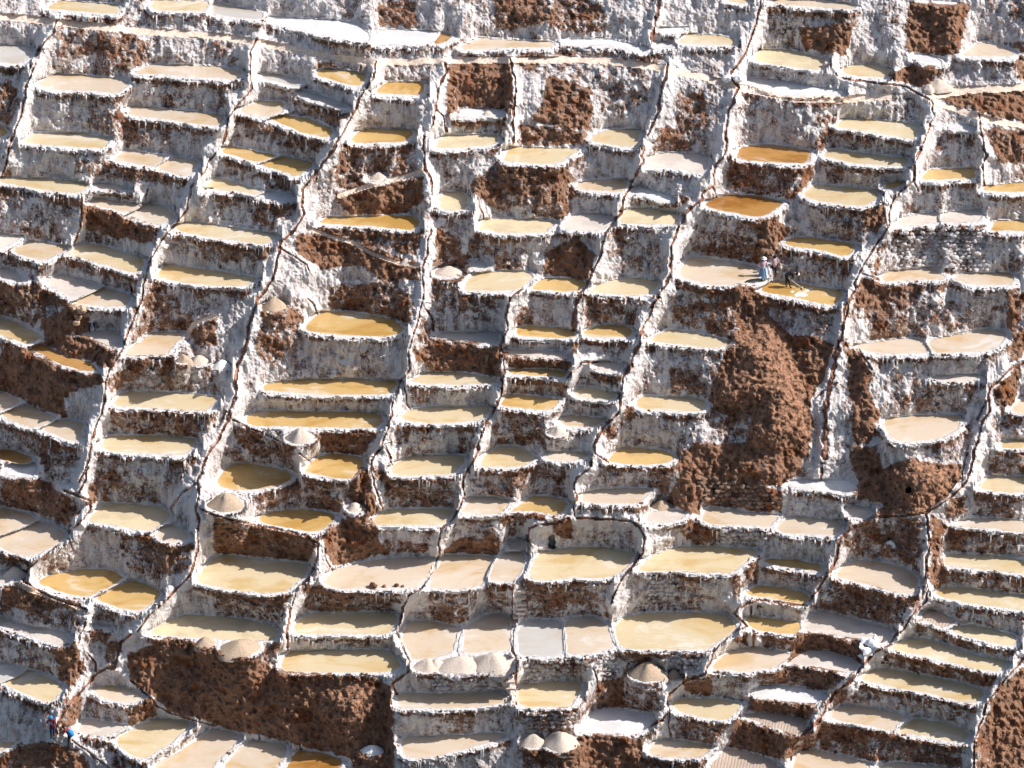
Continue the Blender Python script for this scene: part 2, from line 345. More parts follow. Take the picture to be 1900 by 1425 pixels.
D 1 | 1040,50 1090,200 1260,350 1500,360 1640,450 1560,720 1440,900 1440,1425 900,1425 900,1300 1000,1000 600,1010 560,880 640,700 700,450 780,330 940,260 940,60
D .8 | 230,100 940,0 960,260 740,430 680,380 500,300 250,230
D .5 | 230,440 640,470 600,700 220,620
D .5 | 1110,50 1640,120 1660,330 1150,270
D .7 | 560,1000 940,980 1000,1300 900,1340 720,1290 560,1100
D .9 | 440,1310 900,1310 900,1425 300,1425
D .8 | 220,640 420,640 440,860 220,850
K 10 | 1690,400 1640,620 1600,820 1570,1000 1570,1300 1560,1425
K 3 | 1720,300 1760,150 1800,20
K 3 | 100,0 40,120 0,220
K 3 | 1480,900 1560,830 1680,760
T 1500 550
P p | 400,428 600,400 780,378 960,372 1010,410 1075,495 950,503 700,502 560,490 450,465 | tan pan, left and smaller half of a boat shaped pair on a great white wall
P p | 1055,400 1100,375 1300,345 1560,288 1700,300 1745,345 1690,430 1560,480 1350,495 1100,497 | creamy pan, right and larger half of a boat shaped pair on a great white wall
P p | 1070,710 1300,690 1490,690 1520,715 1400,740 1250,745 1100,730 | thin pink shelf hanging on the great white wall near the right edge
P p | 655,1080 1000,1048 1340,1040 1350,1100 1290,1190 1200,1245 1000,1275 800,1285 720,1240 670,1150 | large bowl shaped pan with pinkish white salt mud, below a fan of white salt
P y | 1790,1000 1900,880 1920,880 1920,1035 1850,1025 | ochre pan cut by the right edge above a shaded wall
P y | 1680,1300 1760,1265 1920,1262 1920,1340 1720,1338 | small golden pan cut by the right edge below a shaded wall
D .6 | 370,30 640,0 700,330 560,380 600,200 420,180 370,280 330,150
D .4 | 640,40 1450,80 1450,180 1200,330 1000,340 760,370 640,330
D .9 | 300,390 430,440 560,700 520,860 620,1010 600,1200 420,1340 420,1000 360,800 360,620
D .45 | 760,640 1050,700 1500,760 1480,960 1300,1020 900,1020 760,900
D .9 | 1660,800 1860,600 1850,720 1800,960 1680,940
D .9 | 1780,330 1900,300 1900,560 1810,570
D .9 | 1780,0 1900,0 1800,300 1760,260
D .6 | 1580,1060 1780,1010 1900,1050 1900,1240 1660,1280 1580,1200
D .5 | 1380,1010 1450,1060 1440,1200 1240,1260 1340,1120
D .5 | 1100,1270 1440,1230 1440,1425 1100,1425
D .15 | 450,500 1100,520 1100,680 640,680 470,560
K 4 | 370,10 320,80 300,250 280,380
K 4.5 | 1900,580 1800,620 1680,730 1600,800 1580,870 1600,1010 1540,1100 1500,1220 1470,1330 1455,1425
K 2.5 | 1570,920 1480,1080
K 2.5 | 430,450 500,560 560,640
T 0 830
P w | 55,180 170,110 290,130 310,250 230,265 120,250 60,245 | crumbled dry pan with a slumped white bank near the left edge
P y | 775,640 860,560 920,495 1200,505 1400,518 1515,580 1480,640 1320,735 1200,725 1000,680 800,655 | bright yellow six sided pan, lowest in its strip right of the second channel
P p | -20,530 100,545 260,590 340,625 200,700 0,770 -20,775 | beige upper half of a large divided pan at the left edge
P p | -20,800 0,790 200,720 370,645 560,730 590,760 560,800 440,890 260,965 100,930 0,880 -20,870 | tan lower half of a large divided pan at the left edge, with a toothed shadow
P o | 320,1190 450,1120 740,1075 960,1080 1100,1145 1080,1160 900,1260 770,1318 600,1295 450,1240 | mustard pan, left half of a divided oval in a channel bend at lower left
P o | 830,1330 960,1270 1140,1175 1230,1185 1400,1255 1420,1300 1300,1410 1200,1440 1050,1420 | mustard pan with rippled water, right half of a divided oval in a channel bend at lower left
P p | -20,1100 30,1090 100,1170 30,1200 -20,1190 | sliver of dry sandy pan at the left edge beside a salt heap
P p | 1370,760 1450,690 1600,700 1690,800 1500,840 1400,800 | pale dusty ledge between the yellow six sided pan and the third channel
H 130 1160 105 130 | pinkish salt heap at the left edge beside the bend of the contour channel
D .8 | 40,270 400,310 600,450 620,700 440,600 380,580 0,500
D .8 | 1080,800 1350,760 1700,850 1680,1080 1500,1110 1150,1090 1080,960
D .6 | 360,1000 700,950 760,1030 440,1100
D .9 | 800,320 860,320 850,480 800,520
D .6 | 880,220 1300,230 1400,480 880,470
D .7 | 1550,80 1720,120 1700,320 1450,330 1480,260
D .9 | 40,1240 200,1250 700,1400 700,1425 0,1425
D .8 | 0,930 240,990 230,1040 60,1090 0,1060
D .7 | 1140,1130 1500,1130 1430,1220 1200,1170
D .5 | 200,30 700,30 600,300 440,260 300,180
D .6 | 600,590 700,600 640,740 560,780
D .6 | 1560,1240 1900,1260 1900,1425 1560,1400
K 4 | 790,0 780,100 750,180 700,300
K 4 | 770,180 740,300 700,400
K 4 | 560,380 620,400 790,470 800,540 730,620 600,760 440,910 330,1000 250,1060 210,1110 210,1180 300,1240 430,1310 600,1370 760,1425
K 5 | 1860,0 1820,90 1740,290 1750,420 1730,530 1750,650 1740,760 1740,870 1700,1040 1640,1160 1500,1300 1380,1425
K 3 | 1730,310 1600,400 1500,540
R 5 | 130,1200 300,1270 600,1370 760,1440
T 400 830
P o | 10,300 60,210 150,150 250,143 450,165 600,200 685,240 660,290 540,335 400,368 250,375 100,368 30,335 | yellow oval pan right beside the third channel, above a rounded sandy heap
P o | 775,205 830,140 900,85 1010,58 1150,62 1240,85 1320,130 1240,230 1190,280 1050,272 900,240 | deep yellow oval pan with a toothed shadow on its right side, right of its oval neighbour
P o | 360,640 450,580 600,550 800,548 1000,580 1075,600 1010,680 920,742 750,735 600,700 450,680 | tan oval pan above the curling contour channel, left of a brown earth slope
P y | -175,1180 -100,1060 -10,960 100,950 400,985 700,1015 830,1045 790,1130 690,1210 640,1262 500,1283 300,1275 100,1245 -100,1210 | large golden beige pan with a big curved shadow, enclosed by the curling contour channel
P p | 945,1180 1030,1085 1250,1020 1500,980 1750,965 1900,970 1930,980 1910,1060 1840,1170 1800,1220 1650,1240 1350,1248 1100,1245 990,1225 | large pale beige pan with brown lumps of earth along its front rim
P y | 1545,195 1570,150 1720,80 1900,70 2190,65 2200,120 2150,180 2100,235 1900,240 1640,248 1560,230 | greenish yellow pan left of the fifth channel with a shaded right tip
P y | 1375,640 1430,590 1560,545 1900,545 2100,545 2090,600 2020,680 1900,685 1600,685 1400,680 | long cream pan above hanging salt drips, touching the fifth channel with its right end
P p | 1180,520 1200,480 1290,500 1330,560 1200,570 | small ledge of pale salt on the brown slope
H 90 560 150 185 | rounded sandy coloured heap below the yellow oval pan beside the third channel
H 1225 570 80 100 | small pale salt pile on top of the brown earth slope
D .5 | 0,0 700,0 700,200 200,130
D .7 | 560,340 720,330 720,520 540,520 380,540 400,400
D .8 | 720,420 1200,480 1080,560 740,520
D .5 | 720,310 1190,330 1190,460 720,420
D 1 | 1230,170 1340,210 1420,560 1340,600 1280,500 1190,460 1200,300
D 1 | 930,750 1080,640 1380,620 1420,800 1520,930 1100,1020 1040,1040 980,900
D .9 | 0,610 400,700 880,820 830,1000 400,960 0,920
D .8 | 1370,160 1540,230 1600,540 1540,540 1480,300 1400,250
D .7 | 1540,260 1900,260 1900,520 1600,530
D .8 | 0,1260 560,1290 640,1310 620,1425 0,1425
D .8 | 780,1210 900,1230 1140,1290 1140,1425 800,1425
D .5 | 1130,1290 1700,1290 1600,1425 1130,1425
D .9 | 1370,1200 1420,1200 1420,1245 1360,1245
D .8 | 1500,830 1850,850 1850,920 1520,910
K 3 | -130,540 0,600 200,650 400,690 600,730 800,780 900,850 900,960 860,1060 820,1160 720,1240 680,1350 670,1425
K 3 | 730,50 850,140
K 3 | 1440,0 1370,110 1370,220 1420,400 1460,540
K 3 | 1490,0 1550,150
K 3 | 960,890 980,1000 1030,1080
K 4 | 1900,1100 1810,1240 1700,1300 1640,1420
T 800 830
F P y | 889,864 900,843 925,829 960,828 992,843 992,852 978,860 960,866 920,866 890,865 | peach yellow pan right of the fifth channel, below a hollowed shaded wall
P p | 990,75 1060,40 1240,40 1390,55 1370,90 1200,125 1060,110 | small thin peach pan to the left of the winding sixth channel
F P o | 1128,853 1140,838 1155,832 1200,832 1235,836 1254,846 1245,855 1235,859 1200,862 1160,860 1135,857 | golden pan under an arched white shelf, right of the winding sixth channel
P p | 250,575 350,440 550,440 690,465 680,510 610,585 480,595 300,585 | small peach pan right of the fifth channel and left of its tan neighbour
P o | 700,560 820,480 880,430 1050,435 1200,465 1195,520 1160,575 1080,595 1000,575 850,560 740,560 | small tan pan with dark lumpy rim, left of the sixth channel
P p | 1325,435 1345,400 1500,372 1700,362 1900,368 1920,375 1915,400 1830,490 1600,495 1400,490 1330,475 | pale peach pan with an orange left tip, right of the sixth channel's knot
P p | -15,1220 0,1130 90,1010 110,955 300,945 540,960 510,1030 470,1180 400,1230 280,1250 100,1245 0,1240 | cream pan with a tiny waterfall stain in its top corner, left of the small pink pan
P p | 500,1170 540,1060 600,960 680,930 820,920 830,1000 780,1120 720,1180 620,1190 | small rusty pink pan with a white streak, beside the rough staircase
P y | 860,1110 900,1010 960,920 1100,905 1350,885 1550,885 1700,915 1790,930 1780,990 1700,1080 1560,1150 1400,1155 1250,1145 1100,1165 960,1175 880,1155 | large cream pan with a drainage tunnel in the wall behind it
P p | 670,890 720,830 800,800 810,880 740,900 | tiny shaded ledge above the small rusty pink pan
D .6 | 350,170 700,190 700,430 370,410 340,300
D .8 | 720,200 860,190 840,330 700,440
D .5 | 880,170 1230,250 1200,430 880,400
D .8 | 640,570 860,600 830,700 700,780 620,640
D .9 | 130,880 300,800 480,820 500,750 600,850 580,940 120,930
D .9 | 840,570 1180,600 1080,620 860,610
D .9 | 1070,680 1240,640 1240,800 1180,820 1090,750
D .5 | 1250,520 1900,540 1900,620 1250,600
D .5 | 1480,170 1900,180 1900,350 1640,350 1500,280
D .5 | 1370,750 1780,750 1780,900 1420,850
D .6 | 840,1180 1590,1170 1560,1350 840,1400
D .9 | 1100,1240 1160,1250 1150,1310 1110,1310
D .6 | 0,260 250,260 230,540 0,500
D .7 | 500,1190 720,1200 700,1425 500,1425
D .5 | 0,1260 380,1260 400,1425 0,1425
K 4 | 420,0 350,150 280,260 270,340 290,410 240,560 170,650 90,710 70,800 70,930 30,1050 0,1110
K 4 | 1430,0 1440,70 1390,190 1280,270 1260,340 1280,400 1260,500 1265,600
K 4 | 1215,620 1100,670 950,680 860,710 850,800 880,860
K 4 | 1280,620 1600,635 1760,650 1840,700 1880,790 1860,930 1800,1010 1730,1090 1640,1220 1590,1370
K 3 | 720,1220 710,1425
K 3 | 1450,60 1560,130
X 1060 850 | tunnel
T 1200 830
P w | 1250,320 1350,280 1600,290 1830,292 1840,400 1700,400 1500,365 1300,345 | cold white shaded salt pan at the foot of the white slope split by a dark cleft
P p | 490,610 560,520 800,560 1100,590 1150,595 1130,650 1090,705 850,685 600,680 500,650 | white pan with an orange lower left corner, under a dark brown stone wall
P p | 1140,710 1240,610 1400,620 1720,645 1720,700 1670,768 1500,770 1300,765 1160,740 | cream pan with an amber shaded right corner, under a smooth grey wall
P y | -70,1060 0,1000 60,950 250,885 450,870 700,878 980,900 990,925 870,1000 760,1105 500,1105 300,1085 100,1085 -60,1090 | large cream pan fading to ochre along its front, above the stone chequered wall
P o | 1040,1000 1080,985 1300,990 1560,1035 1545,1085 1510,1090 1300,1060 1100,1030 | slim orange pan under a white dripping wall, left of the seventh channel's lower course
P o | 875,1290 930,1240 1000,1215 1200,1235 1430,1290 1420,1370 1380,1378 1200,1350 1000,1320 | ochre pan directly under the slim orange pan
P p | 0,600 60,560 200,550 340,570 330,620 200,660 60,670 0,650 | pinkish platform with pale round patches where salt heaps once stood
P p | 1770,600 1790,510 1900,520 1990,570 1900,640 1830,620 | dusty grey triangular patch of dry ground beside the shaded white pan
H 130 560 90 110 | small sandy heap against the brown bank by the pinkish platform
D 1 | 280,50 450,60 450,400 480,600 400,560 200,480 300,260
D 1 | 420,60 900,0 1380,0 1370,220 1200,330 920,310 440,220
D 1 | 420,240 900,320 1190,400 1180,570 900,540 560,500 430,400
D .8 | 0,160 250,170 160,400 20,340
D .7 | 330,640 610,680 600,850 480,840 330,780
D .6 | 760,700 1080,720 1070,880 760,840
D .4 | 1220,380 1780,450 1740,620 1240,600
D .8 | 870,980 990,990 980,1200 880,1140
D .8 | 770,1110 860,1200 880,1300 780,1360
D .7 | 1730,700 1900,640 1900,860 1740,860
D .8 | 1730,600 1800,600 1760,720 1690,740
D .4 | 0,1110 480,1110 480,1425 0,1425
D .7 | 1550,1120 1650,1140 1900,1200 1900,1425 1520,1425
D 1 | 1850,60 1900,60 1900,420 1860,420
D .4 | 1040,1050 1550,1100 1500,1230 1060,1180
K 4 | 1560,0 1550,150 1530,280
K 5 | 1900,650 1800,720 1720,780 1680,860 1680,950 1620,1060 1560,1160 1500,1250 1450,1330 1390,1380 1200,1370 980,1340 880,1370 820,1410
K 3 | 1600,1300 1700,1250
S | 0,1110 280,1120 280,1300 0,1400
S | 620,690 1080,730 1070,870 630,840
S | 440,240 900,320 1190,400 1180,570 900,540 560,500 430,400
T 1500 830
P p | 240,1130 280,1060 400,995 550,998 800,1050 930,1100 970,1170 965,1240 900,1298 750,1270 500,1200 300,1155 | pale crusted pan with a rust coloured branching stain, left of the lower eighth channel
P y | 1490,360 1600,255 1900,260 1920,265 1920,400 1800,402 1600,385 | cream yellow pan at the right edge, above the salt draped bulges
P p | 1270,670 1400,630 1600,622 1920,655 1920,750 1700,725 1500,705 1330,690 | pale peach pan at the right edge below the salt draped bulges
P y | 1185,1000 1230,940 1400,940 1700,965 1920,1005 1920,1120 1700,1090 1400,1060 1220,1040 | long yellow pan at the right edge, above another long cream pan
P y | 1110,1290 1180,1240 1300,1232 1600,1270 1920,1310 1920,1430 1700,1410 1400,1370 1200,1330 | long cream pan at the right edge, below the long yellow pan
M | 800,150 960,110 1140,170 1330,180 1330,280 1230,410 1100,510 1000,570 700,590 640,560 780,440 700,260
D 1 | 800,130 960,110 1140,160 1360,160 1330,280 1230,410 1100,520 1000,580 560,600 700,500 460,430 480,260 700,200
D .9 | 400,20 600,0 640,200 460,260 400,200
D .8 | 560,630 1030,620 1030,800 960,1060 800,960 560,960 640,860 480,760 460,680
D .7 | 300,780 640,800 600,960 440,960
D .9 | 1230,470 1380,450 1370,560 1240,620
D .9 | 1090,600 1160,650 1160,900 1230,1180 1120,1250 1050,1150 1080,900
D .8 | 1160,690 1420,700 1380,920 1240,900
D .6 | 1420,700 1900,760 1900,960 1420,920
D .7 | 1600,30 1900,30 1900,240 1590,200
D .8 | 180,1140 960,1310 1000,1400 900,1425 100,1425
D .7 | 960,1060 1010,1060 1020,1300 960,1300
D .6 | 1480,420 1820,460 1810,620 1500,600
D .6 | 1240,1080 1900,1130 1900,1290 1250,1210
D .8 | 1480,1380 1560,1400 1500,1425
D .7 | 1590,40 1780,60 1780,150 1600,150
K 3 | 120,0 110,280
K 4.5 | 1460,0 1430,180 1390,310 1280,410 1130,520 1020,580
K 3.5 | 1020,580 850,600 560,615 450,680 350,740 270,820 250,950 190,1100
K 4 | 1020,580 1050,650 1060,870 1040,1000 1030,1120 1050,1260 1040,1350 960,1425
K 3 | 1400,50 1350,280
H 720 860 40 50 | tiny bright white salt lump on the earth between two channels at right
T 0 1125
P p | -20,85 0,85 130,150 300,190 580,225 605,240 600,310 520,345 350,290 150,220 0,170 -20,160 | dry pinkish terrace with a smooth surface at the left edge, in front of a dark wall
P g | -20,500 0,495 120,530 235,555 150,610 0,670 -20,670 | greyish white pan at the left edge, left of its yellow neighbour
P y | 20,675 180,600 250,560 400,610 550,690 550,750 430,850 300,800 130,730 | yellow pan with a jagged shadow, near the left edge above a smooth purple wall
P p | 820,710 960,698 1100,715 1290,785 1180,855 1000,830 860,785 830,750 | round raised pan like a tub standing alone at lower left
P p | 720,1050 740,985 860,1010 1100,1050 1010,1110 940,1140 800,1130 680,1105 | smooth salt ledge at the foot of the round raised pan
P y | 1000,1170 1180,1090 1370,985 1560,1005 1700,1030 1500,1210 1270,1345 1150,1310 1050,1230 | beige diamond shaped pan, first in the row of slanting pans at the bottom left
F P p | 283,1421 330,1396 367,1372 395,1352 425,1357 447,1364 432,1386 408,1405 395,1425 370,1450 330,1445 | beige diamond shaped pan, second in the row of slanting pans at the bottom left
F P p | 412,1424 440,1393 465,1374 500,1377 534,1382 532,1400 513,1425 490,1450 420,1450 | beige diamond shaped pan, third in the row of slanting pans at the bottom left
F P b | 528,1425 542,1405 553,1392 600,1397 636,1409 628,1425 615,1440 560,1450 | orange brown pan, last and rightmost of the slanting pans at the bottom left
P p | -20,1200 150,1200 60,1250 -20,1275 | small cream pan in the bottom left corner
P g | 900,150 1000,170 940,185 830,165 | tiny salt patch under a rim
D .6 | 640,20 760,110 700,200 400,150 200,50 250,0
D .3 | 0,200 520,350 540,650 240,540 0,480
D .9 | 510,370 640,310 700,420 600,560 540,650
D .7 | 760,190 1000,190 940,320 740,290
D 1 | 1130,440 1500,270 1740,340 1900,380 1900,1020 1480,930 1380,800 1150,650
D .9 | 580,820 700,800 700,1000 520,1130 500,1100
D .9 | 60,1300 240,1210 480,1220 700,1270 800,1425 0,1425
D .6 | 680,1110 960,1150 1280,1380 1250,1425 980,1425
D .8 | 640,440 760,560 620,740 580,650
D .9 | 1280,820 1380,830 1370,960 1140,1040 1140,930
D .9 | 960,340 1080,300 1040,540 950,530
D .7 | 900,60 1160,120 1140,160 820,100
D .4 | 0,720 430,870 420,1100 0,970
K 3 | 1400,0 1290,100 1210,220
K 6 | 1150,250 1060,330 1010,540 940,540 820,620 660,800 560,920 510,1010 490,1130
K 3 | 760,110 720,220 680,330
K 3 | 640,1180 800,1300 960,1425
K 3 | 1150,650 1280,760 1380,870 1470,930 1800,1030 1900,1050
K 3 | 760,400 850,500 850,580 700,760
H 1810 360 90 105 | sandy heap with a grey side near the front rim, left of its larger twin
T 400 1125
P y | -600,230 -420,130 -255,68 0,90 200,105 430,145 545,200 530,270 500,300 350,300 0,285 -250,270 -450,255 | cream pan with a cloudy brown patch and toothed right shadow, above two sandy heaps
P y | 685,195 740,110 860,55 1100,70 1300,55 1560,55 1610,90 1600,130 1530,225 1500,240 1200,240 900,242 720,240 | cream pan with a brownish front edge, above a low white dripping wall
P y | 575,530 600,450 650,400 900,390 1300,385 1500,385 1560,420 1620,480 1625,555 1500,575 1000,585 700,575 600,570 | large cream pan below the low white dripping wall, on top of the big brown cliff
P p | 1640,250 1690,150 1760,130 1900,130 2000,150 2140,190 2150,210 2110,270 2100,380 2050,420 1950,450 1740,470 1720,440 1650,320 | rusty beige pan behind a row of pale salt piles, left one of two
H 215 430 175 150 | large sandy heap on the front rim above the big brown cliff
H 1870 575 120 125 | pale grey salt pile at the left end of a long white salt ridge
D 1 | 0,390 250,450 550,560 1250,640 1530,700 1560,900 1560,1425 1250,1425 1200,1330 700,1200 0,1040
D .8 | 0,0 620,0 590,150 400,140 0,80
D .6 | 560,160 640,260 630,380 520,540 440,480
D .6 | 800,0 1620,0 1600,60 1300,50 1000,50
M | 900,760 1180,700 1530,700 1460,800 1280,1110 1150,1160 1000,1150 920,960
H 1380 1310 100 100 | blue white snowlike salt lump in the deep shade at the foot of the brown cliff
K 4 | 660,0 640,100 630,230 635,390
K 4 | 1650,0 1645,80 1600,220 1640,340 1700,500 1710,560 1550,680 1590,770
K 3 | 380,1130 380,1190
K 3 | 735,1210 735,1270
T 800 1125
P p | 265,400 280,320 300,240 310,170 400,130 530,62 700,80 690,300 690,385 500,395 350,415 | rusty beige pan behind a long white salt ridge, right one of two, left of the staircase channel
P g | 765,430 765,200 870,115 1140,120 1155,250 1180,410 1100,440 900,440 | greyish pink half dried pan, left of a thin dark divider
P p | 1195,410 1180,120 1250,95 1400,80 1540,140 1580,250 1625,350 1550,385 1400,415 1240,430 | greyish pink half dried pan, right of a thin dark divider
F P y | 1140,1163 1155,1148 1190,1138 1240,1136 1320,1138 1355,1143 1368,1164 1350,1180 1325,1195 1318,1204 1250,1205 1180,1204 1150,1200 1142,1185 | very large yellow ochre pan beside the channel bend at lower right centre
P p | -300,780 -200,765 100,768 400,755 600,740 670,800 640,850 400,885 200,900 -200,895 -290,890 | long beige pan with a slanted right end under a dark pebbled wall, below the white salt ridge
P y | 765,860 760,700 900,685 1100,655 1320,660 1310,760 1220,890 1100,885 830,885 | yellow pan with a pale diagonal streak, above a cobbled dark wall
P p | -250,1150 0,1145 300,1140 620,1115 680,1140 500,1200 200,1280 0,1330 -200,1340 -260,1280 | milky white pan with an orange right tip at the bottom
P w | 1310,1090 1440,940 1520,895 1650,900 1900,945 1960,960 1900,1080 1850,1120 1600,1120 1400,1110 | dry white pan with a curved brown crack near the bottom
H 40 560 90 110 | small salt pile beside the left end of the white salt ridge
H 250 590 190 160 | broad salt pile in the middle of the white salt ridge
H 540 575 190 180 | broad salt pile at the right end of the white salt ridge
H 900 1240 110 150 | rounded salt heap, left of two heaps at the bottom centre
H 1150 1260 160 170 | larger salt heap with a brown flank, right of two heaps at the bottom centre
D .8 | 0,0 260,0 340,110 250,150 0,120
D .5 | 840,0 1560,0 1530,80 900,100
D .5 | 0,590 640,590 600,720 0,740
D .6 | 770,910 1240,920 1280,1080 880,1070 710,1000
D .9 | 1470,650 1700,650 1700,880 1470,900
D .8 | 1700,400 1900,400 1900,500 1760,520 1720,600 1690,640
D .7 | 1700,700 1900,680 1900,930 1700,880
D 1 | 1310,1150 1500,1130 1850,1180 1870,1425 1100,1425 1200,1290
D .8 | 820,1290 1180,1300 1100,1425 800,1425
D .6 | 1440,760 1520,800 1300,1080 1300,960
D .8 | 100,0 0,0 0,100
D .6 | 60,960 380,960 380,1110 60,1110
K 4 | 720,0 690,200 700,350 760,480 740,620 740,860
K 3 | 1430,550 1480,750
S | 820,460 1400,450 1350,650 780,690
S | 780,915 1250,925 1270,1090 900,1080
S | 0,590 660,575 600,720 0,760
S | 1420,480 1690,420 1660,640 1500,650
T 1200 1125
P o | 855,110 900,88 1100,110 1340,140 1360,190 1320,240 1200,240 1050,215 940,205 | small ochre pan in a channel bend, left of a smooth dry pan
P p | 1380,205 1430,120 1500,32 1700,75 1900,130 2180,200 2140,310 2100,330 1900,290 1600,240 | large smooth grey dry pan with a band of shade along its back
P p | 560,550 620,480 720,400 900,362 1080,375 1290,430 1220,470 1120,545 1000,550 870,575 700,565 | milky cream pan below the small ochre channel bend pan
P p | 1250,500 1400,390 1600,390 1800,445 1890,500 1830,560 1780,580 1600,550 1400,515 | smooth dusty pink dry pan with a toothed shadow, left of the white sacks
P w | 940,790 1000,700 1200,700 1400,720 1580,770 1500,850 1300,840 1050,810 | pan of glittering white salt crystals in front of a black wall
P y | 215,850 300,812 600,812 820,850 820,890 760,960 700,1005 500,980 300,935 240,890 | cream oval pan with an ochre left side, at lower right centre
P r | 820,960 950,935 1200,950 1370,985 1440,1050 1320,1130 1150,1080 950,1010 | pan of dry sand raked into fine lines, upper of two
P p | 0,1290 80,1200 180,1165 400,1200 600,1235 540,1280 480,1330 300,1335 100,1320 | pinkish cream pan below a tall rough plastered wall near the bottom
P r | 590,1370 660,1280 740,1255 900,1280 1080,1340 1180,1425 1150,1480 700,1480 560,1425 | pan of dry sand raked into fine lines, lower of two, cut by the bottom edge
F P p | 1469,1425 1480,1398 1500,1390 1560,1402 1615,1417 1602,1440 1560,1460 1470,1445 | milky pan with a brown upper left corner, cut by the bottom edge
P p | -60,1040 -20,950 0,965 80,1000 40,1035 0,1050 | pale sliver of dry salt at the right end of the dry white cracked pan
D .4 | 0,420 560,420 500,580 340,600 100,460
D .9 | 320,620 560,620 560,760 340,750
D .9 | 800,260 870,260 880,340 780,320
D .6 | 960,240 1330,260 1290,420 1000,350
D 1 | 1330,250 1900,300 1900,480 1560,380 1400,370 1250,500
D .8 | 1230,520 1760,590 1620,760 1200,700
D .8 | 1000,590 1220,540 1200,700 1000,690
D .9 | 950,830 1500,860 1440,1010 1100,950 950,930
D .9 | 800,990 1240,1100 1260,1340 1100,1320 750,1240
D .9 | 1240,1100 1440,1060 1430,1260 1260,1340
D .7 | 240,950 690,1020 600,1230 220,1160
D .8 | 1460,1030 1900,1110 1900,1300 1430,1260
D .6 | 0,660 120,680 160,900 0,940
D .7 | 0,1310 540,1340 600,1425 0,1425
D .9 | 1640,760 1780,650 1760,820 1650,880
K 4 | 820,0 770,60 830,130 880,170 760,230 640,330 580,420 540,520 500,600 340,650 200,770 180,850 200,920 130,1000 0,1060
K 6 | 930,220 940,355
K 5 | 915,0 920,90
K 5 | 1900,530 1760,680 1640,780 1570,900 1520,1010 1400,1110 1290,1210 1260,1350
K 3 | 190,930 200,1150
H 5 650 150 230 | tall sandy salt heap by the channel, taller of two
H 240 640 80 120 | small pinkish salt heap right of the taller sandy heap
S | 60,430 540,430 490,590 330,590
B 530 400 | sacks
T 1500 1125
P y | 1250,215 1350,165 1500,180 1800,250 1830,290 1820,345 1700,340 1500,290 1350,245 | ochre pan with a toothed right shadow, right of a bare earthy ledge near the right edge
P y | 720,370 830,310 920,282 1150,320 1400,410 1700,480 1750,500 1680,575 1500,555 1200,480 900,410 | long yellow ochre pan slanting down to the right, upper of three slanting pans at lower right
P y | 450,640 550,570 660,545 900,585 1300,665 1500,720 1560,760 1500,845 1400,845 1250,820 1100,770 850,730 650,690 | long milky to ochre pan, middle of three slanting pans at lower right
P p | 185,960 210,920 350,865 600,900 870,965 800,1030 740,1095 560,1060 400,1030 220,1000 | milky pan with brown swirls, left half of a divided pan at lower right
P y | 780,1105 860,1040 950,985 1200,1030 1400,1090 1430,1130 1370,1200 1200,1190 1000,1140 850,1120 | yellow ochre pan, right half of a divided pan at lower right
P p | 650,1390 750,1375 1100,1400 1300,1430 1200,1460 700,1460 600,1430 | sliver of pan at the very bottom, right of the milky pan with a brown corner
P r | 980,100 1060,20 1180,60 1300,130 1200,190 1080,150 | small bare earthy ledge left of the toothed shadow ochre pan
D .8 | 0,0 860,0 830,160 700,150 300,60
D 1 | 0,230 450,290 450,500 200,420 0,390
D .9 | 0,530 400,590 200,720 0,760
D .8 | 900,30 1060,0 1330,100 1220,200 1000,130 960,260 900,130
D .6 | 930,180 1200,200 1850,370 1740,470 1300,390 1000,270
D .8 | 680,400 1640,590 1600,720 1300,640 900,560 660,500
D .7 | 370,670 1480,860 1450,1040 1000,960 650,860 360,830
D .8 | 50,1020 800,1110 1380,1220 1150,1400 600,1360 20,1240
D 1 | 1900,540 1700,700 1580,960 1480,1200 1480,1425 1900,1425
D .9 | 1200,1330 1360,1330 1350,1425 1150,1425
D .5 | 260,640 360,640 300,720
K 4.5 | 980,0 890,100 860,180 760,260 680,350 580,410 490,500 420,600 370,670 240,750 160,860 100,980 0,1090
K 4.5 | 1900,440 1800,560 1660,730 1560,870 1550,930 1500,1060 1460,1190 1460,1425
K 2.5 | 160,880 200,930

'''
PANS, DIRT, CHAN, PATH, HEAPS, MOUNDS, STONES = [], [], [], [], [], [], []
ox = oy = 0.0
for line in SURVEY.splitlines():
    line = line.strip()
    if not line or line[0] == '#': continue
    if line[0] == 'T':
        _, a, b = line.split(); ox, oy = float(a), float(b); sc = 4.75; continue
    full = line.startswith('F ')
    if full: line = line[2:]
    f = [s.strip() for s in line.split('|')]
    k = f[0].split()
    def conv(s):
        p = np.array([[float(q) for q in w.split(',')] for w in s.split()])
        return p if full else p / 4.75 + [ox, oy]
    if k[0] == 'P':
        w = f[2].split()
        i = len(w) - 1
        while len(w) > 16 and i > 0:
            if w[i] in ('a', 'the', 'an', 'its', 'just'): w.pop(i)
            i -= 1
        PANS.append([k[1], conv(f[1]), ' '.join(w)])
    elif k[0] == 'D': DIRT.append((float(k[1]), conv(f[1])))
    elif k[0] == 'K': CHAN.append((float(k[1]) if full or True else 0, conv(f[1])))
    elif k[0] == 'R': PATH.append((float(k[1]), conv(f[1])))
    elif k[0] == 'H':
        v = [float(q) / 4.75 for q in k[1:5]]
        HEAPS.append([v[0] + ox, v[1] + oy, v[2], v[3], f[1]])
    elif k[0] == 'M': MOUNDS.append(conv(f[1]))
    elif k[0] == 'S': STONES.append(conv(f[1]))
NP_ = len(PANS)
DRYW = ('dry', 'ledge', 'shelf', 'terrace', 'platform', 'landing', 'patch', 'bank', 'square', 'raked', 'crystals')

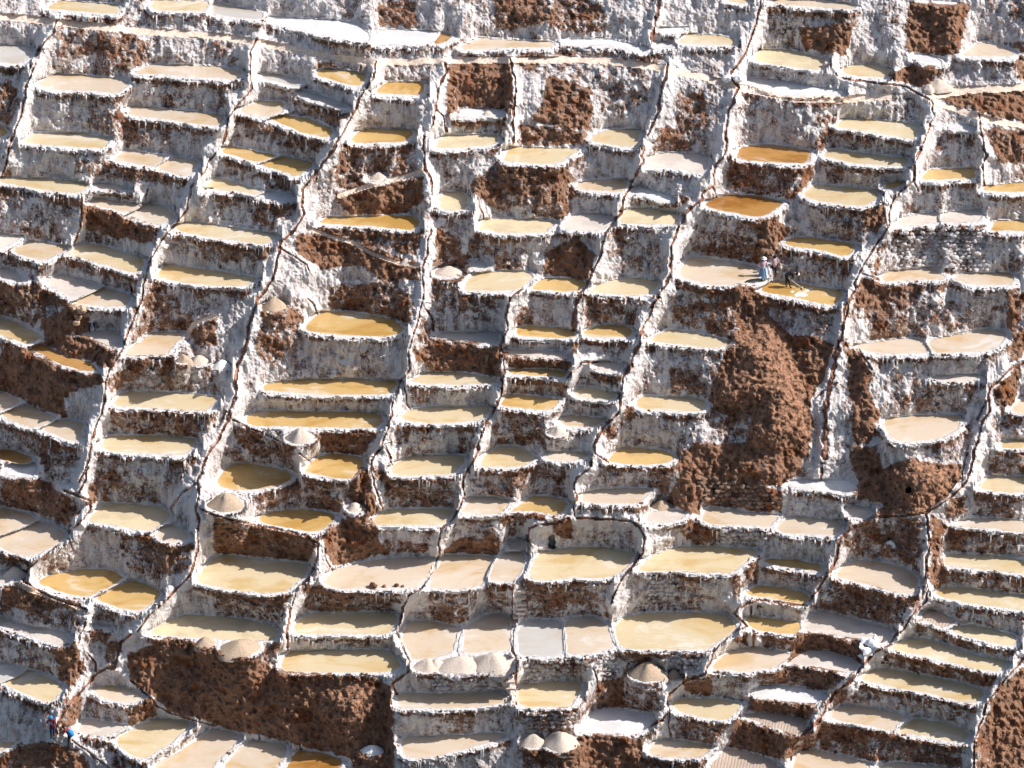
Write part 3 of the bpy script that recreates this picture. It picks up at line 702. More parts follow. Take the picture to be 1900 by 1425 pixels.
# ------------------------------------------------------------ sampling grid laid over the hillside
ST = 2.0
U0, U1, V0, V1 = -170.0, 2070.0, -130.0, 1560.0
us = np.arange(U0, U1 + 1, ST); vs = np.arange(V0, V1 + 1, ST)
W, H = len(us), len(vs)
UU, VV = np.meshgrid(us, vs)
SQ = math.sin(PITCH)
perm = np.random.RandomState(3).permutation(256).astype(np.int32); perm = np.concatenate([perm, perm, perm])
pval = (np.random.RandomState(4).rand(256) * 2 - 1).astype(np.float32)
def vnoise(x, y, z):
    xi = np.floor(x).astype(np.int32); yi = np.floor(y).astype(np.int32); zi = np.floor(z).astype(np.int32)
    fx = (x - xi).astype(np.float32); fy = (y - yi).astype(np.float32); fz = (z - zi).astype(np.float32)
    fx = fx * fx * (3 - 2 * fx); fy = fy * fy * (3 - 2 * fy); fz = fz * fz * (3 - 2 * fz)
    xi &= 255; yi &= 255; zi &= 255
    def c(a, b, d): return pval[perm[perm[perm[(xi + a) & 255] + ((yi + b) & 255)] + ((zi + d) & 255)]]
    x00 = c(0,0,0) * (1 - fx) + c(1,0,0) * fx; x10 = c(0,1,0) * (1 - fx) + c(1,1,0) * fx
    x01 = c(0,0,1) * (1 - fx) + c(1,0,1) * fx; x11 = c(0,1,1) * (1 - fx) + c(1,1,1) * fx
    return (x00 * (1 - fy) + x10 * fy) * (1 - fz) + (x01 * (1 - fy) + x11 * fy) * fz
def sstep(a, b, x):
    t = np.clip((x - a) / (b - a), 0, 1); return t * t * (3 - 2 * t)
def inside(poly, X, Y):
    r = np.zeros(X.shape, bool); n = len(poly); j = n - 1
    for i in range(n):
        xi, yi = poly[i]; xj, yj = poly[j]
        if yi != yj:
            r ^= ((yi > Y) != (yj > Y)) & (X < (xj - xi) * (Y - yi) / (yj - yi) + xi)
        j = i
    return r
def seg_d(poly, X, Y, closed=True, sy=1.0, upm=1.0, dnm=1.0):
    best = np.full(X.shape, 1e9); n = len(poly)
    for i in range(n if closed else n - 1):
        a = poly[i]; b = poly[(i + 1) % n]
        ax, ay, bx, by = a[0], a[1] * sy, b[0], b[1] * sy
        dx, dy = bx - ax, by - ay; L = dx * dx + dy * dy + 1e-9
        t = np.clip(((X - ax) * dx + (Y * sy - ay) * dy) / L, 0, 1)
        ex = X - ax - t * dx; ey = Y * sy - ay - t * dy
        ey = np.where(ey < 0, ey * upm, ey * dnm)
        best = np.minimum(best, ex * ex + ey * ey)
    return np.sqrt(best)
def box(poly, m, mv=None):
    mv = m if mv is None else mv
    a = max(0, int((poly[:,0].min() - m - U0) / ST)); b = min(W, int((poly[:,0].max() + m - U0) / ST) + 2)
    c = max(0, int((poly[:,1].min() - mv - V0) / ST)); d = min(H, int((poly[:,1].max() + mv - V0) / ST) + 2)
    return slice(c, d), slice(a, b)
def smooth_poly(p):                      # one corner-cutting pass so that rims bend softly
    q = []
    n = len(p)
    for i in range(n):
        a, b = p[i], p[(i + 1) % n]
        L = np.hypot(*(b - a)); k = min(0.25, 6.0 / max(L, 1e-6))
        q += [a + (b - a) * k, b - (b - a) * k]
    return np.array(q)
wob = vnoise(UU / 9.0, VV / 5.0, UU * 0) * 0.075 + vnoise(UU / 26.0, VV / 14.0, UU * 0 + 7.3) * 0.06
sd = np.full((H, W), 9.0); near = np.full((H, W), -1, np.int32)
for k, P in enumerate(PANS):
    P[1] = smooth_poly(P[1]); poly = P[1]
    s = box(poly, 30, 14); X, Y = UU[s], VV[s]
    ins = inside(poly, X, Y)
    d = seg_d(poly, X, Y, True, 1 / SQ, 1.9, .72) / PXM
    d = np.where(ins, -seg_d(poly, X, Y, True, 1 / SQ) / PXM, d) + wob[s]
    m = d < sd[s]
    sd[s] = np.where(m, d, sd[s]); near[s] = np.where(m, k, near[s])
sd = np.where(sd > .1, sd + .16 * vnoise(UU / 11., VV / 7., UU * 0 + 12.2) * sstep(.1, .3, sd), sd)
RIMW = 0.36
flat = np.where(sd < RIMW, near, -1)
# level ground under the salt heaps, at the height of the pan they stand beside
heapm = np.zeros((H, W), bool)
for i, h in enumerate(HEAPS):
    cu, cv, rw, hh = h[:4]
    cvc = cv - rw * SQ * 0.8
    e = ((UU - cu) / (rw * 1.22)) ** 2 + ((VV - cvc) / (rw * 1.3 * SQ)) ** 2 + .5 * wob
    m = (e < 1) & (flat < 0)
    cand = near[(e < 1.5) & (sd < 0.9)]
    if m.sum() > 4:
        flat[m] = np.bincount(cand).argmax() if len(cand) > 6 else NP_ + i
        heapm |= m
NF = NP_ + len(HEAPS)
# masks
dirt = np.zeros((H, W), np.float32)
for st, poly in DIRT:
    s = box(poly, 24); X, Y = UU[s], VV[s]
    X2 = X + 5 * vnoise(X / 13., Y / 13., X * 0 + 1.5) + 3 * vnoise(X / 5., Y / 5., X * 0 + 2.5)
    Y2 = Y + 5 * vnoise(X / 13., Y / 13., X * 0 + 9.5) + 3 * vnoise(X / 5., Y / 5., X * 0 + 5.5)
    d = seg_d(poly, X2, Y2); d = np.where(inside(poly, X2, Y2), -d, d)
    dirt[s] = np.maximum(dirt[s], st * (1 - sstep(0, 7, d)))
masonry = np.zeros((H, W), bool)
for poly in STONES:
    s = box(poly, 4); masonry[s] |= inside(poly, UU[s], VV[s])
mound = np.full((H, W), -1, np.int32); mdome = np.zeros((H, W))
for i, poly in enumerate(MOUNDS):
    s = box(poly, 4); X, Y = UU[s], VV[s]
    ins = inside(poly, X, Y); d = seg_d(poly, X, Y)
    mound[s] = np.where(ins, i, mound[s]); mdome[s] = np.where(ins, np.clip(d / 62.0, 0, 1) ** .6, mdome[s])
for _ in range(14):
    m_ = mdome.copy(); m_[2:-2, 2:-2] = (mdome[:-4, 2:-2] + mdome[4:, 2:-2] + mdome[2:-2, :-4] + mdome[2:-2, 4:] + mdome[2:-2, 2:-2]) / 5; mdome = m_
chd = np.full((H, W), 99.0); chi = np.full((H, W), -1, np.int32); chw = np.ones((H, W)) * 3
for i, (w, pl) in enumerate(CHAN):
    s = box(pl, 26); X, Y = UU[s], VV[s]
    wv = 2.2 * vnoise(X / 17., Y / 12., X * 0 + i)
    d = seg_d(pl, X + wv, Y, False)
    m = d - w < (chd[s] - chw[s])
    chd[s] = np.where(m, d, chd[s]); chi[s] = np.where(m, i, chi[s]); chw[s] = np.where(m, w, chw[s])
chw0 = chw.copy()
chw = chw * (0.36 + 0.30 * vnoise(UU / 13., VV / 10., UU * 0 + 3.3))
pad = np.full((H, W), 99.0); padi = np.full((H, W), -1, np.int32)
for i, (w, pl) in enumerate(PATH):
    s = box(pl, 20); X, Y = UU[s], VV[s]
    d = seg_d(pl, X, Y, False) - w * 0.68
    m = d < pad[s]
    pad[s] = np.where(m, d, pad[s]); padi[s] = np.where(m, i, padi[s])

# ------------------------------------------------------------ levels: every pan is level, every wall is steep; least squares
def wall_rate(th): return 1 / PXM / (math.cos(PITCH) + math.sin(PITCH) / math.tan(math.radians(th)))
rate = np.full((H, W), wall_rate(80.0))
dirt = np.where(masonry, np.maximum(dirt, .38), dirt)
ang = 82.0 - 16.0 * np.clip(dirt, 0, 1) * (~masonry)
rate = wall_rate(1.0) * 0 + 1 / PXM / (math.cos(PITCH) + math.sin(PITCH) / np.tan(np.radians(ang)))
spine = np.exp(-(np.maximum(chd - 5.0, 0) / 9.0) ** 2) * (chi >= 0) * (sd > RIMW) * np.clip((chw0 - 2.2) / 1.0, 0, 1)
rate = rate * (1 - spine) + wall_rate(40.0) * spine
rate[mound >= 0] = wall_rate(55.0)
rate = np.where((pad < 0) & (flat < 0), wall_rate(8.0), rate)
SUB = 3
CD = np.where(chw0 > 2.6, chd, 99.0)
LAT = np.where(pad < 1.5, 1.2, 0.07)
EPS = 0.004
BANK_H = 0.85
def bank_edges(flt, lat, cd):
    # ground beside a pan, towards a channel, stands a step above the pan (the channels run on raised banks)
    fl = flt >= 0
    ht = np.zeros(flt.shape); hw = lat.copy()
    nearc = cd < 30
    a = np.zeros_like(fl); a[:, 1:] = ~fl[:, 1:] & fl[:, :-1]; b = np.zeros_like(fl); b[:, 1:] = fl[:, 1:] & ~fl[:, :-1]
    m = (a | b) & nearc
    ht[a & nearc] = BANK_H; ht[b & nearc] = -BANK_H * .6
    hw[m] = 0.30
    return ht, hw
def solve(flt, rt, it, z0, eps, lat, cd):
    ht, hw = bank_edges(flt, lat, cd)
    h, w = flt.shape; step = ST * SUB
    idx = np.full(flt.shape, -1, np.int64)
    free = flt < 0
    idx[free] = np.arange(free.sum()) + NF
    idx[~free] = flt[~free]
    n = NF + int(free.sum())
    a = idx[1:, :].ravel(); b = idx[:-1, :].ravel()          # b lies above a
    tg = (0.5 * (rt[1:, :] + rt[:-1, :]) * step).ravel()
    wv = np.ones(a.size)
    c = idx[:, 1:].ravel(); d = idx[:, :-1].ravel()
    I = np.concatenate([b, c]); J = np.concatenate([a, d])
    T = np.concatenate([tg, ht[:, 1:].ravel()]); WT = np.concatenate([wv, hw[:, 1:].ravel()])
    keep = I != J
    I, J, T, WT = I[keep], J[keep], T[keep], WT[keep]
    def mv(x):
        r = WT * (x[I] - x[J]); return np.bincount(I, r, n) - np.bincount(J, r, n) + epv * x
    cnt = np.bincount(idx.ravel(), minlength=n); epv = np.maximum(cnt, 1) * eps
    ref = np.bincount(idx.ravel(), z0.ravel(), n) / np.maximum(cnt, 1)
    rhs = np.bincount(I, WT * T, n) - np.bincount(J, WT * T, n) + epv * ref
    diag = np.bincount(I, WT, n) + np.bincount(J, WT, n) + epv
    x = ref.copy(); r = rhs - mv(x); zz = r / diag; p = zz.copy(); rz = r @ zz
    for _ in range(it):
        Ap = mv(p); al = rz / (p @ Ap); x += al * p; r -= al * Ap
        zz = r / diag; rn = r @ zz
        if rn < 1e-9: break
        p = zz + (rn / rz) * p; rz = rn
    return x[idx], x
Z0 = (712.5 - VV) * 0.026 + 19.0
fc_, rc_ = flat[::SUB, ::SUB], rate[::SUB, ::SUB]
zc, xs = solve(fc_, rc_, 400, Z0[::SUB, ::SUB], 1e-5, LAT[::SUB, ::SUB], CD[::SUB, ::SUB])
# the whole hillside keeps to one even slope, locally bulging: fit it, then hold the levels to it
uc, vc = UU[::SUB, ::SUB], VV[::SUB, ::SUB]
A_ = np.stack([np.ones(uc.size), vc.ravel() - 712], 1)
co_ = np.linalg.lstsq(A_, zc.ravel(), rcond=None)[0]
PLANE_RATE = -co_[1]
zc, xs = solve(fc_, rc_, 700, 19.0 - PLANE_RATE * (vc - 712.5), EPS, LAT[::SUB, ::SUB], CD[::SUB, ::SUB])
PZ = xs[:NF]
def upsample(a):
    r = np.arange(H) / SUB; c = np.arange(W) / SUB
    r0 = np.minimum(r.astype(int), a.shape[0] - 2); c0 = np.minimum(c.astype(int), a.shape[1] - 2)
    fr = (r - r0)[:, None]; fc = (c - c0)[None, :]
    A = a[r0][:, c0]; B = a[r0][:, c0 + 1]; Cc = a[r0 + 1][:, c0]; D = a[r0 + 1][:, c0 + 1]
    return (A * (1 - fc) + B * fc) * (1 - fr) + (Cc * (1 - fc) + D * fc) * fr
Z = upsample(zc)
cntf = np.bincount(flat[flat >= 0].ravel(), minlength=NF)
cntc = np.bincount(flat[::SUB, ::SUB][flat[::SUB, ::SUB] >= 0].ravel(), minlength=NF)
for k in range(NF):                      # pans too small for the coarse pass take the ground they lie on
    if cntf[k] and not cntc[k]: PZ[k] = Z[flat == k].mean()
fm = flat >= 0
Z[fm] = PZ[flat[fm]]
fr_ = ~fm
HT, HW = bank_edges(flat, LAT, CD)
HTr = np.zeros_like(HT); HTr[:, :-1] = HT[:, 1:]; HWr = LAT.copy(); HWr[:, :-1] = HW[:, 1:]
for _ in range(70):
    up = np.empty_like(Z); up[1:] = Z[:-1]; up[0] = Z[0] + rate[0] * ST
    dn = np.empty_like(Z); dn[:-1] = Z[1:]; dn[-1] = Z[-1] - rate[-1] * ST
    lf = np.empty_like(Z); lf[:, 1:] = Z[:, :-1]; lf[:, 0] = Z[:, 0]
    rg = np.empty_like(Z); rg[:, :-1] = Z[:, 1:]; rg[:, -1] = Z[:, -1]
    new = ((up - rate * ST) + (dn + rate * ST) + HW * (lf + HT) + HWr * (rg - HTr)) / (2 + HW + HWr)
    Z[fr_] = new[fr_]
# ------------------------------------------------------------ relief
def to_world(u, v, z):
    dx = (u - 950) / FPX; dv = -(v - 712.5) / FPX
    D = [FWD[i] + dx * RGT[i] + dv * UPV[i] for i in range(3)]
    t = (z - CAM[2]) / D[2]
    return CAM[0] + t * D[0], CAM[1] + t * D[1], CAM[2] + t * D[2], t, D
# rim crest over the water level
lump = 0.75 + 0.5 * vnoise(UU / 6., VV / 3.5, UU * 0 + 4.4)
rim = 0.08 * sstep(-0.05, 0.06, sd) * (1 - sstep(0.34, 0.7, sd)) * lump
Zr = Z + rim - 0.12 * (1 - sstep(-0.10, -0.02, sd))
X0, Y0, Zw, T0, D0 = to_world(UU, VV, Zr)
x_, y_, z_ = X0.astype(np.float32), Y0.astype(np.float32), Zw.astype(np.float32)
wallm = (sstep(0.30, 0.62, sd) * (1 - .9 * heapm)).astype(np.float32)
# distance below the rim that stands above each point
below = np.full((H, W), 9.0, np.float32); owner = np.full((H, W), -1, np.int32)
cur = np.full(W, 9.0, np.float32); co = np.full(W, -1, np.int32)
for r in range(H):
    fl = (flat[r] >= 0) & (flat[r] < NP_)
    dz = np.maximum(Z[r - 1] - Z[r], 0) if r else 0
    cur = np.where(fl, 0, np.minimum(cur + dz + 0.001, 9)); co = np.where(fl, flat[r], co)
    below[r] = cur; owner[r] = np.where(cur < 4.2, co, -1)
n_big = vnoise(x_ * .55, y_ * .55, z_ * .55)
n_mid = vnoise(x_ * 1.5 + 5, y_ * 1.5, z_ * 1.3)
n_c = vnoise(x_ * 3.6, y_ * 3.6 + 3, z_ * 3.2)
n_f = vnoise(x_ * 7.5, y_ * 7.5, z_ * 7 + 8)
n_d = vnoise(x_ * 4.5 + 31, y_ * 2.0, z_ * 1.0)
n_d2 = vnoise(x_ * 9 + 3, y_ * 3.0, z_ * 1.8)
rid = 1 - np.abs(n_d) * 2
disp = wallm * (0.34 * n_big + 0.24 * n_mid + 0.13 * n_c * (0.8 + dirt) + 0.085 * n_f
                + (0.045 * rid + 0.03 * n_d2) * (1 - 0.6 * dirt))
disp += dirt * wallm * (0.10 * (1 - np.abs(vnoise(x_ * 2.4, y_ * 2.4, z_ * 2.4)) * 2) + 0.08 * vnoise(x_ * 5, y_ * 5, z_ * 5 + 2))
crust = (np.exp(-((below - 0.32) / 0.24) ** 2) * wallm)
disp += wallm * 0.10
disp *= np.where(mound >= 0, .8, 1)
disp += crust * (0.10 + 0.14 * np.maximum(vnoise(x_ * 5.5, y_ * 5.5, z_ * 5.5 + 4), -0.3))
disp += (1 - wallm) * sstep(0.02, 0.12, sd) * (0.045 * n_f + 0.05 * n_c)
disp += mdome * 2.1
inP = pad < 0
disp = np.where(inP & (flat < 0), disp * 0.05, disp)
# channels cut in, with pale raised lips
chprof = 1 - sstep(0.0, 1.0, (chd - chw) / np.maximum(chw * 0.7, 1.3))
lip = np.exp(-((chd - chw * 2.4) / 2.6) ** 2)
chm = (chi >= 0) & (sd > 0.03)
disp += np.where(chm, 0.10 * lip * (0.6 + 0.6 * n_c), 0)
disp += np.where(chi >= 0, 0.55 * np.exp(-(chd / 13.0) ** 2) * np.clip((chw0 - 2.2) / 1.2, 0, 1) * wallm, 0)
disp += np.where(chm, -0.20 * chprof, 0) * (0.6 + 0.4 * sstep(0.05, 0.3, sd))
hole = (np.maximum(np.abs(UU - 1024) / 5.5, np.abs(VV - 1005) / 12.5) + 4 * wob < 1) | (((UU - 1686) / 5.) ** 2 + ((VV - 909) / 6.) ** 2 < 1)
disp = np.where(hole, disp - 1.3, disp)
T1 = T0 - disp
PX = CAM[0] + T1 * D0[0]; PY = CAM[1] + T1 * D0[1]; PZZ = CAM[2] + T1 * D0[2]
def ground(u, v):
    r = int(round((v - V0) / ST)); c = int(round((u - U0) / ST))
    r = min(max(r, 0), H - 1); c = min(max(c, 0), W - 1)
    return np.array([PX[r, c], PY[r, c], PZZ[r, c]])
# ------------------------------------------------------------ materials
def mat(name):
    m = bpy.data.materials.new(name); m.use_nodes = True
    nt = m.node_tree; b = nt.nodes['Principled BSDF']
    return m, nt, b
class NB:
    def __init__(s, nt): s.nt = nt
    def n(s, t, **kw):
        o = s.nt.nodes.new(t)
        for k, v in kw.items(): setattr(o, k, v)
        return o
    def l(s, a, b): s.nt.links.new(a, b)
    def pos(s, scale=(1, 1, 1)):
        g = s.n('ShaderNodeNewGeometry'); m = s.n('ShaderNodeMapping'); m.inputs['Scale'].default_value = scale
        s.l(g.outputs['Position'], m.inputs['Vector']); return m.outputs[0]
    def noise(s, scale, detail=4, rough=.6, vec=None, dist=0):
        t = s.n('ShaderNodeTexNoise'); t.inputs['Scale'].default_value = scale; t.inputs['Detail'].default_value = detail
        t.inputs['Roughness'].default_value = rough; t.inputs['Distortion'].default_value = dist
        s.l(vec if vec is not None else s.pos(), t.inputs['Vector']); return t.outputs['Fac']
    def math(s, op, a, b=None, clamp=False):
        m = s.n('ShaderNodeMath', operation=op); m.use_clamp = clamp
        for i, q in enumerate((a, b)):
            if q is None: continue
            if isinstance(q, (int, float)): m.inputs[i].default_value = q
            else: s.l(q, m.inputs[i])
        return m.outputs[0]
    def mad(s, a, k, c): return s.math('ADD', s.math('MULTIPLY', a, k), c)
    def ramp(s, f, stops):
        r = s.n('ShaderNodeValToRGB'); e = r.color_ramp.elements
        while len(e) < len(stops): e.new(0.5)
        for q, (p, c) in zip(e, stops): q.position = p; q.color = (*c, 1) if len(c) == 3 else c
        s.l(f, r.inputs[0]); return r.outputs['Color']
    def sramp(s, f, a, b):
        m = s.n('ShaderNodeMapRange', interpolation_type='SMOOTHSTEP'); m.inputs[1].default_value = a; m.inputs[2].default_value = b
        s.l(f, m.inputs[0]); return m.outputs[0]
    def mix(s, f, a, b):
        m = s.n('ShaderNodeMix', data_type='RGBA')
        if isinstance(f, (int, float)): m.inputs[0].default_value = f
        else: s.l(f, m.inputs[0])
        for i, q in ((6, a), (7, b)):
            if isinstance(q, tuple): m.inputs[i].default_value = (*q, 1)
            else: s.l(q, m.inputs[i])
        return m.outputs[2]
    def bump(s, h, dist, strength=1.0):
        b = s.n('ShaderNodeBump'); b.inputs['Distance'].default_value = dist; b.inputs['Strength'].default_value = strength
        s.l(h, b.inputs['Height']); return b.outputs[0]
SALT = (.81, .775, .75); GREY = (.53, .445, .43); EARTH = (.33, .18, .11); DARK = (.06, .030, .020); RUST = (.24, .085, .03)
def crust_material(name, salt_bias=0.0, earth=EARTH):
    m, nt, b = mat(name); q = NB(nt)
    at = q.n('ShaderNodeAttribute', attribute_name='mask'); sp = q.n('ShaderNodeSeparateColor'); q.l(at.outputs['Color'], sp.inputs[0])
    dirtA, topA, crustA = sp.outputs[0], sp.outputs[1], sp.outputs[2]
    big = q.noise(0.45, 3, .55); med = q.noise(1.7, 6, .68, dist=.4); spk = q.noise(7.5, 6, .75)
    drip = q.noise(3.2, 4, .6, q.pos((1.0, .6, .22)))
    e = q.mad(dirtA, .56, -.25 - salt_bias)
    e = q.math('ADD', e, q.mad(big, 1.0, -.50))
    e = q.math('ADD', e, q.mad(q.noise(.15, 2, .5), 1.3, -.65))
    e = q.math('ADD', e, q.math('MULTIPLY', q.sramp(dirtA, .72, 1.0), .55))
    e = q.math('ADD', e, q.mad(med, 2.3, -1.15))
    e = q.math('ADD', e, q.mad(spk, 1.9, -.95))
    e = q.math('ADD', e, q.mad(drip, .7, -.35))
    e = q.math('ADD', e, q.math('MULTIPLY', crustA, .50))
    e = q.math('SUBTRACT', e, q.math('MULTIPLY', topA, .75))
    ef = q.sramp(e, -.20, .30)
    stain = q.sramp(q.math('ADD', q.mad(drip, 1.2, -.6), q.mad(med, .9, -.45)), -.12, .10)
    grey = q.mix(q.sramp(med, .40, .60), GREY, (.64, .59, .575))
    grey = q.mix(q.math('MULTIPLY', q.sramp(spk, .53, .62), .85), grey, (.15, .085, .06))
    wallcol = q.mix(stain, SALT, grey)  # lilac grey holds grime and also the walls' shade, put into the colour
    lightcol = q.mix(q.sramp(spk, .56, .76), SALT, (.66, .60, .55))
    salt = q.mix(q.sramp(topA, .15, .75), wallcol, lightcol)  # tops and banks whiter as if sunlit, walls greyer as if shaded
    tone = q.noise(3.1, 7, .75, dist=.3)
    darkf = q.sramp(q.math('ADD', tone, q.math('MULTIPLY', dirtA, -.05)), .42, .57)
    darkf = q.math('MULTIPLY', darkf, q.mad(q.sramp(dirtA, .7, 1.0), -.55, 1.0))
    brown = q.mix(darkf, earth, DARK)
    brown = q.mix(q.sramp(q.noise(.9, 2), .52, .68), brown, q.mix(darkf, RUST, (.05, .02, .012)))
    glit = q.math('MULTIPLY', q.math('MULTIPLY', q.sramp(q.noise(9, 4, .8), .56, .64), .62), q.mad(dirtA, -.8, 1.0))
    col = q.mix(ef, salt, q.mix(glit, brown, (.55, .48, .44)))
    q.l(col, b.inputs['Base Color'])
    b.inputs['Roughness'].default_value = .85; b.inputs['Specular IOR Level'].default_value = .25
    h = q.math('ADD', q.math('MULTIPLY', spk, 1.0), q.math('MULTIPLY', med, .8))
    q.l(q.bump(h, .16), b.inputs['Normal'])
    return m
M_WALL = crust_material('salt_crusted_wall')
M_RIM = crust_material('salt_crusted_rim', .12)
M_HILL = crust_material('salt_crusted_hillside')
def simple(name, col, rough=.8, var=.25, scale=6, bump=.03, spec=.3):
    m, nt, b = mat(name); q = NB(nt)
    n = q.noise(scale, 5, .65)
    lo = tuple(c * (1 - var) for c in col); hi = tuple(min(1, c * (1 + var * .5)) for c in col)
    q.l(q.mix(q.sramp(n, .35, .65), lo, hi), b.inputs['Base Color'])
    b.inputs['Roughness'].default_value = rough; b.inputs['Specular IOR Level'].default_value = spec
    if bump: q.l(q.bump(n, bump), b.inputs['Normal'])
    return m
M_EARTH = simple('loose_brown_earth', (.31, .165, .10), .95, .62, 3.2, .18)
M_PATH = simple('trodden_path', (.76, .61, .49), .9, .22, 3, .06)
M_CHAN = simple('wet_rusty_channel', (.27, .115, .065), .55, .6, 2.2, .08, .5)
M_CHANW = simple('salty_channel_bank', (.72, .68, .65), .8, .3, 6, .08)
M_HEAP = simple('harvested_salt', (.72, .60, .50), .95, .22, 14, .10)
M_HEAPS = simple('sandy_salt', (.56, .42, .30), .95, .25, 14, .10)
M_HEAPW = simple('clean_salt', (.84, .82, .80), .9, .10, 9, .05)
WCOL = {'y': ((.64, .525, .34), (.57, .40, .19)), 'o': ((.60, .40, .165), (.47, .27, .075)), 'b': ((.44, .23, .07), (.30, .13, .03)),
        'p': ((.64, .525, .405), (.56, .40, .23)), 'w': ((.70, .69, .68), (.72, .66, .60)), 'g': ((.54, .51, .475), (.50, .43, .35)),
        'r': ((.66, .53, .42), (.58, .44, .32))}
def water_material(code, i):
    a, s_ = WCOL[code]
    j = 1 + .10 * (random.random() - .5); a = tuple(min(.86, c * j * .95) for c in a); s_ = tuple(c * .95 for c in s_)
    m, nt, b = mat('brine_' + code + str(i)); q = NB(nt)
    v = q.pos((1, 1, 1)); off = random.random() * 50
    mp = q.n('ShaderNodeMapping'); mp.inputs['Location'].default_value = (off, off * .7, 0); mp.inputs['Scale'].default_value = (1, 1.6, 1)
    q.l(v, mp.inputs['Vector'])
    n1 = q.noise(.22, 4, .6, mp.outputs[0], .8); n2 = q.noise(1.3, 5, .6, mp.outputs[0], .6)
    f = q.math('ADD', q.mad(n1, 1.0, 0), q.mad(n2, .22, -.11))
    c = q.mix(q.sramp(f, .47, .68), a, s_)
    pale = tuple(min(.85, x * .4 + .48) for x in a)
    c = q.mix(q.math('MULTIPLY', q.sramp(f, .44, .30), .6), c, pale)
    at = q.n('ShaderNodeAttribute', attribute_name='shore')
    sh = q.sramp(q.math('ADD', at.outputs['Fac'], q.mad(q.noise(1.6, 5, .7), 1.5, -.75)), .50, 1.0)
    c = q.mix(q.math('MULTIPLY', sh, .55), c, tuple(x * .35 + .50 for x in a))
    q.l(c, b.inputs['Base Color'])
    b.inputs['Roughness'].default_value = .10; b.inputs['IOR'].default_value = 1.34
    q.l(q.bump(q.noise(2.2, 2, .5), .004), b.inputs['Normal'])
    return m
def floor_material(code, i):
    a, s_ = WCOL[code]
    if code == 'p': a = (.65, .57, .50)
    m, nt, b = mat('dry_floor_' + code + str(i)); q = NB(nt)
    n1 = q.noise(.6, 5, .6); n2 = q.noise(6, 6, .7)
    vo = q.n('ShaderNodeTexVoronoi', feature='DISTANCE_TO_EDGE'); vo.inputs['Scale'].default_value = 2.2; q.l(q.pos(), vo.inputs['Vector'])
    c = q.mix(q.sramp(n1, .42, .62), a, tuple(x * .82 for x in a))
    c = q.mix(q.sramp(n2, .55, .75), c, s_)
    if code == 'r':
        wv = q.n('ShaderNodeTexWave', wave_type='BANDS'); wv.inputs['Scale'].default_value = 3.4; wv.inputs['Distortion'].default_value = 1.6; wv.inputs['Detail'].default_value = 3
        q.l(q.pos((1, .35, 1)), wv.inputs['Vector'])
        c = q.mix(q.sramp(wv.outputs['Fac'], .5, .9), c, (.44, .33, .26))
        q.l(q.bump(wv.outputs['Fac'], .03), b.inputs['Normal'])
    else:
        c = q.mix(q.math('MULTIPLY', q.sramp(vo.outputs['Distance'], .035, .0), .30 if code != 'w' else .12), c, tuple(x * .7 for x in a))
        q.l(q.bump(n2, .03), b.inputs['Normal'])
    q.l(c, b.inputs['Base Color']); b.inputs['Roughness'].default_value = .8
    return m
# ------------------------------------------------------------ object helpers
def link(o, parent=None):
    COL.objects.link(o)
    if parent is not None: o.parent = parent
    return o
def thing(name, label, cat, loc=(0, 0, 0), group=None, kind=None):
    o = bpy.data.objects.new(name, None); link(o); o.location = [float(c) for c in loc]; o.empty_display_size = .2
    o['label'] = label; o['category'] = cat
    if group: o['group'] = group
    if kind: o['kind'] = kind
    return o
def mesh_np(name, co, faces4, material, parent=None, masks=None, origin=(0, 0, 0), smooth=False):
    me = bpy.data.meshes.new(name)
    n, f = len(co), len(faces4); k = faces4.shape[1]
    me.vertices.add(n); me.vertices.foreach_set('co', (co - np.array(origin)).astype(np.float32).ravel())
    me.loops.add(f * k); me.loops.foreach_set('vertex_index', faces4.astype(np.int32).ravel())
    me.polygons.add(f); me.polygons.foreach_set('loop_start', np.arange(0, f * k, k, dtype=np.int32))
    me.polygons.foreach_set('loop_total', np.full(f, k, np.int32))
    me.polygons.foreach_set('use_smooth', np.full(f, smooth))
    me.update(calc_edges=True)
    if masks is not None:
        a = me.attributes.new('mask', 'FLOAT_COLOR', 'POINT'); a.data.foreach_set('color', masks.astype(np.float32).ravel())
    me.materials.append(material)
    o = bpy.data.objects.new(name, me)
    return link(o, parent)
def mesh_py(name, verts, faces, material, parent=None, smooth=False):
    me = bpy.data.meshes.new(name); me.from_pydata([tuple(map(float, v)) for v in verts], [], faces); me.update()
    if smooth: me.polygons.foreach_set('use_smooth', [True] * len(me.polygons))
    me.materials.append(material)
    return link(bpy.data.objects.new(name, me), parent)

# ------------------------------------------------------------ classify every cell: who owns this piece of ground
vert = np.stack([PX.ravel(), PY.ravel(), PZZ.ravel()], 1)
topness = (1 - sstep(.42, .70, sd)) * sstep(-.02, .10, sd)
bank = np.where(chi >= 0, np.exp(-(np.maximum(chd - 3, 0) / 13.0) ** 2), 0) * np.clip((chw0 - 1.8) / 1.6, .3, 1) * (0.35 + 1.0 * sstep(-.5, .5, n_mid)) * (1 - .5 * dirt)  # whitens channel banks: salt, plus their sunlight put into the colour
topness = topness * (0.5 + 0.6 * sstep(-.45, .15, n_c)) * (0.7 + .4 * sstep(-.5, .2, n_mid)) + .6 * heapm * (sd > .3)
topm = np.maximum(topness * (1 - .5 * dirt * sstep(-.2, .4, n_c)), bank)
masks = np.stack([dirt.ravel(), topm.ravel(), crust.ravel(), np.ones(dirt.size)], 1)
cellc = lambda a: a[:-1, :-1]
isch = (chm & (chd < chw * 1.15))
HILL, RIM_, WALL_, CHB, MND, PTH = 0, 1000, 2000, 3000, 4000, 5000
code = np.full((H, W), HILL, np.int32)
code = np.where((owner >= 0), WALL_ + owner, code)
code = np.where(mound >= 0, MND + mound, code)
